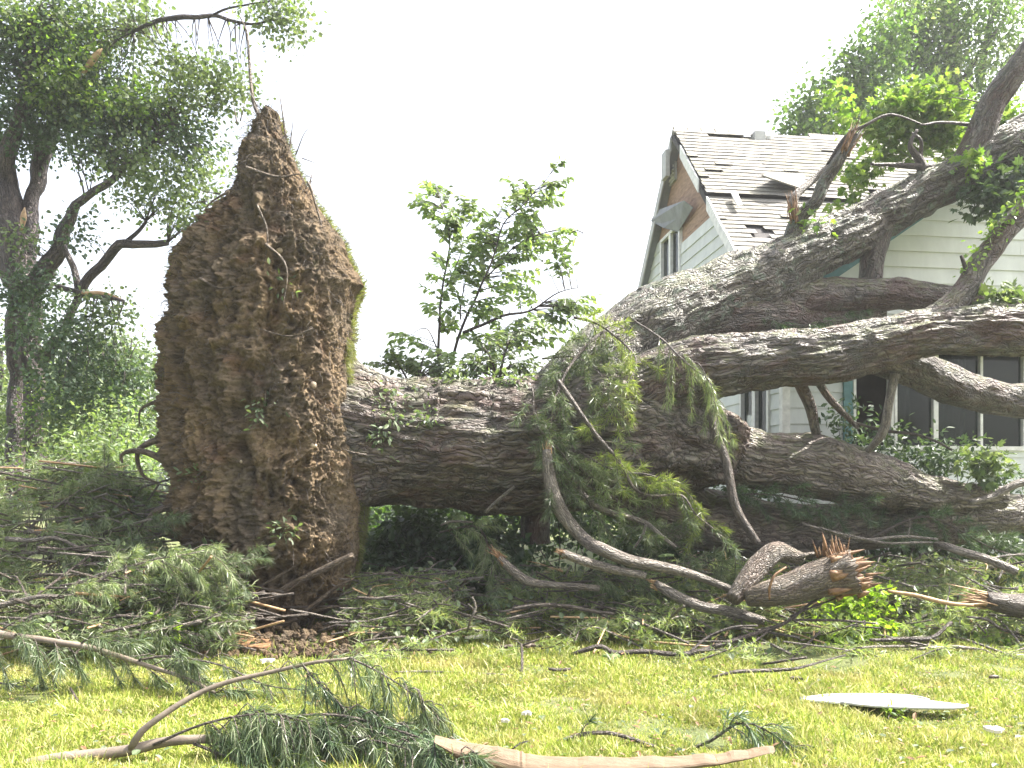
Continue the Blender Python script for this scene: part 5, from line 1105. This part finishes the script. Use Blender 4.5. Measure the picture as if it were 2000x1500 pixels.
for k in range(420):
    px = rng.normal(560, 110); c = G(px, rng.uniform(1238, 1285), 0); c[2] = gz(0, c[1]) + rng.uniform(-.01, .04) + .1 * max(0, c[1] - 8.4); r = rng.uniform(.012, .055)
    th = np.linspace(0, math.pi, 5); ph = np.linspace(0, 2 * math.pi, 7)[:-1]
    V = np.array([(math.sin(a) * math.cos(p_), math.sin(a) * math.sin(p_), math.cos(a)) for a in th for p_ in ph]) * r * rng.uniform(.6, 1.3, 3)
    V = V * rng.uniform(.75, 1.2, (len(V), 1)) + c; ii = np.arange(4)[:, None] * 6; jj = np.arange(6)[None]; jn = (jj + 1) % 6
    b.add(V, np.stack([ii + jj, ii + 6 + jj, ii + 6 + jn, ii + jn], -1).reshape(-1, 4), 0, V.copy())
solo('soil_clods', b, M['soil'], 'loose crumbs of soil round the foot of the root plate', 'soil', kind='stuff')
# split orange wood slab
def slabw(name, label, pts, thick, m_, cat, rag=.02):
    """pts: outline on the ground as px"""
    A = [G(x, y, .01) for x, y in pts]; O = []
    for i in range(len(A)):
        a, c = A[i], A[(i + 1) % len(A)]; n = max(2, int(np.linalg.norm(c - a) / .06))
        for k in range(n):
            O.append(a + (c - a) * k / n + rng.normal(0, rag, 3) * np.array([1, 1, .15]))
    b = Buf(); prism(b, O, (0, 0, thick)); return solo(name, b, M[m_], label, cat)
slabw('split_wood', 'flat slab of fresh orange split wood on the grass right of the root plate', [(715, 1185), (740, 1200), (800, 1206), (860, 1196), (868, 1182), (820, 1176), (760, 1174)], .09, 'wood', 'wood slab')
slabw('split_wood', 'brown slab of wood lying at the foot of the root plate', [(440, 1262), (480, 1276), (520, 1276), (528, 1262), (480, 1254)], .05, 'wood_orange', 'wood slab')
# peeled plank in the foreground: half round strip
def plank():
    top = [(850, 1440), (890, 1447), (960, 1458), (1010, 1466), (1030, 1474), (1100, 1480), (1200, 1481), (1300, 1479), (1400, 1473), (1460, 1465), (1512, 1457)]
    bot = [(850, 1452), (890, 1480), (960, 1505), (1010, 1518), (1030, 1518), (1100, 1516), (1200, 1514), (1300, 1508), (1400, 1496), (1460, 1484), (1506, 1470)]
    b = Buf(); n = 90; xs = np.linspace(0, 10, n)
    tp = np.column_stack([np.interp(xs, range(11), [p[k] for p in top]) for k in (0, 1)]); bt = np.column_stack([np.interp(xs, range(11), [p[k] for p in bot]) for k in (0, 1)])
    rows = 7; V = []
    tp[:, 1] += vnoise(np.column_stack([xs * 4, xs * 0, xs * 0])) * 2.0
    for i in range(n):
        a = P(*tp[i], 4.5); c = P(*bt[i], 4.44)
        for k in range(rows):
            t = k / (rows - 1); q = a * (1 - t) + c * t; q[1] -= .035 * math.sin(t * math.pi); V.append(q)
        for k in range(rows):
            t = 1 - k / (rows - 1); q = a * (1 - t) + c * t; q[1] += .02 + .02 * math.sin(t * math.pi); V.append(q)
    m_ = rows * 2; V = np.array(V); i = np.arange(n - 1)[:, None] * m_; j = np.arange(m_)[None]; jn = (j + 1) % m_
    bk = np.column_stack([V[:, 1] * 3, V[:, 2] * 3, V[:, 0]])
    b.add(V, [np.stack([i + j, i + m_ + j, i + m_ + jn, i + jn], -1).reshape(-1, 4), np.arange(m_)[None], (np.arange(m_) + (n - 1) * m_)[::-1][None]], 0, bk)
    solo('peeled_plank', b, M['wood_pale'], 'long curved strip of peeled pale wood along the bottom of the lawn', 'wood strip')
plank()
stick('bare_branch', 'tiny dark twig behind the left end of the peeled plank', [(995, 1468, 4.95, 1.5), (1015, 1452, 4.98, 2), (1032, 1446, 5.0, 1)], 'bark_dark', 6, .001)
# white panel
A = [G(1562, 1372, .03), G(1640, 1370, .05), G(1772, 1372, .05), G(1815, 1381, .05), G(1888, 1390, .05), G(1860, 1396, .05), G(1720, 1393, .05), G(1640, 1385, .05)]
b = Buf(); prism(b, [a for a in A][::-1], (0, 0, -.014)); pn = thing('white_panel', 'flat white panel with thin frame lying on the lawn at right', 'panel', tuple(G(1720, 1380)))
part('sheet', b, M['white'], pn); b = Buf()
tube(b, [a + np.array([0, 0, .006]) for a in (A[0], A[1], A[2], A[3])], [.006] * 4, 6, .1); tube(b, [a + np.array([0, -.01, .0]) for a in (A[7], A[6], A[5], A[4])], [.012] * 4, 6, .1)
part('frame', b, M['metal'], pn)
# scraps
SC = [(985, 1420, .025, 'white clover like scrap on the lawn above the plank, upper one'), (1028, 1405, .025, 'white scrap on the lawn right of its twin above the plank'), (1940, 1438, .05, 'white scrap on the lawn near the lower right corner'), (930, 1252, .09, 'crumpled pale scrap beside the crooked twig'),
      (1035, 1270, .08, 'grey brown rag on the lawn at centre'), (990, 1272, .06, 'dark clod left of the grey rag'), (1320, 1268, .07, 'pale scrap under the leafless branch'), (1195, 1292, .07, 'pale scrap below the fork of the leafless branch'), (1805, 1255, .1, 'white torn scrap beside the dark branch at right'), (1555, 1335, .035, 'small brown clod on the lawn left of the white panel'),
      (520, 1300, .05, 'whitish scrap in front of the root plate'), (1940, 1332, .03, 'small dark clod on the lawn at the right'), (1300, 1090, .07, 'pale green leaf scrap standing on the debris at centre')]
for px, py, r, lab in SC:
    c = G(px, py, .02) if py > 1200 else P(px, py, 9.0); n = 14
    a = np.linspace(0, 2 * math.pi, n, endpoint=False); rr = r * rng.uniform(.35, 1.3, n)
    top = np.column_stack([c[0] + rr * np.cos(a) * 1.3, c[1] + rr * np.sin(a), c[2] + .03 + rng.uniform(0, .2, n) * r]); bt = top - np.array([0, 0, .02])
    b = Buf(); ctr = c + np.array([r * .2, 0, .035 + r * .25])
    j = np.arange(n); k = (j + 1) % n
    b.add(np.vstack([top, bt, ctr[None]]), [np.column_stack([j, k, np.full(n, 2 * n)]), np.column_stack([j, j + n, k + n, k]), (np.arange(n) + n)[::-1][None]])
    dark = 'clod' in lab or 'rag' in lab
    solo('debris_scrap' if not dark else 'debris_clod', b, M['root'] if dark else (M['leaf_sap'] if 'leaf' in lab else M['litter']), lab, 'debris')
b = Buf(); box(b, -620, 620, -110, 920, -1.2, 60)  # air volume added to veil and lift the shadows as lens glare does
m = bpy.data.materials.new('haze air'); m.use_nodes = True; n_ = m.node_tree.nodes; n_.remove(n_['Principled BSDF'])
pv = n_.new('ShaderNodeVolumePrincipled'); pv.inputs['Density'].default_value = HAZE; pv.inputs['Color'].default_value = (.96, .98, 1, 1); pv.inputs['Anisotropy'].default_value = .3
m.node_tree.links.new(pv.outputs[0], n_['Material Output'].inputs['Volume'])
hz = part('haze', b, m, None); hz['kind'] = 'stuff'; hz['label'] = 'thin haze added to lift the shadows like lens glare'; hz['category'] = 'haze'
print('objects', len(COL.objects), 'faces', sum(len(o.data.polygons) for o in COL.objects if o.type == 'MESH'))
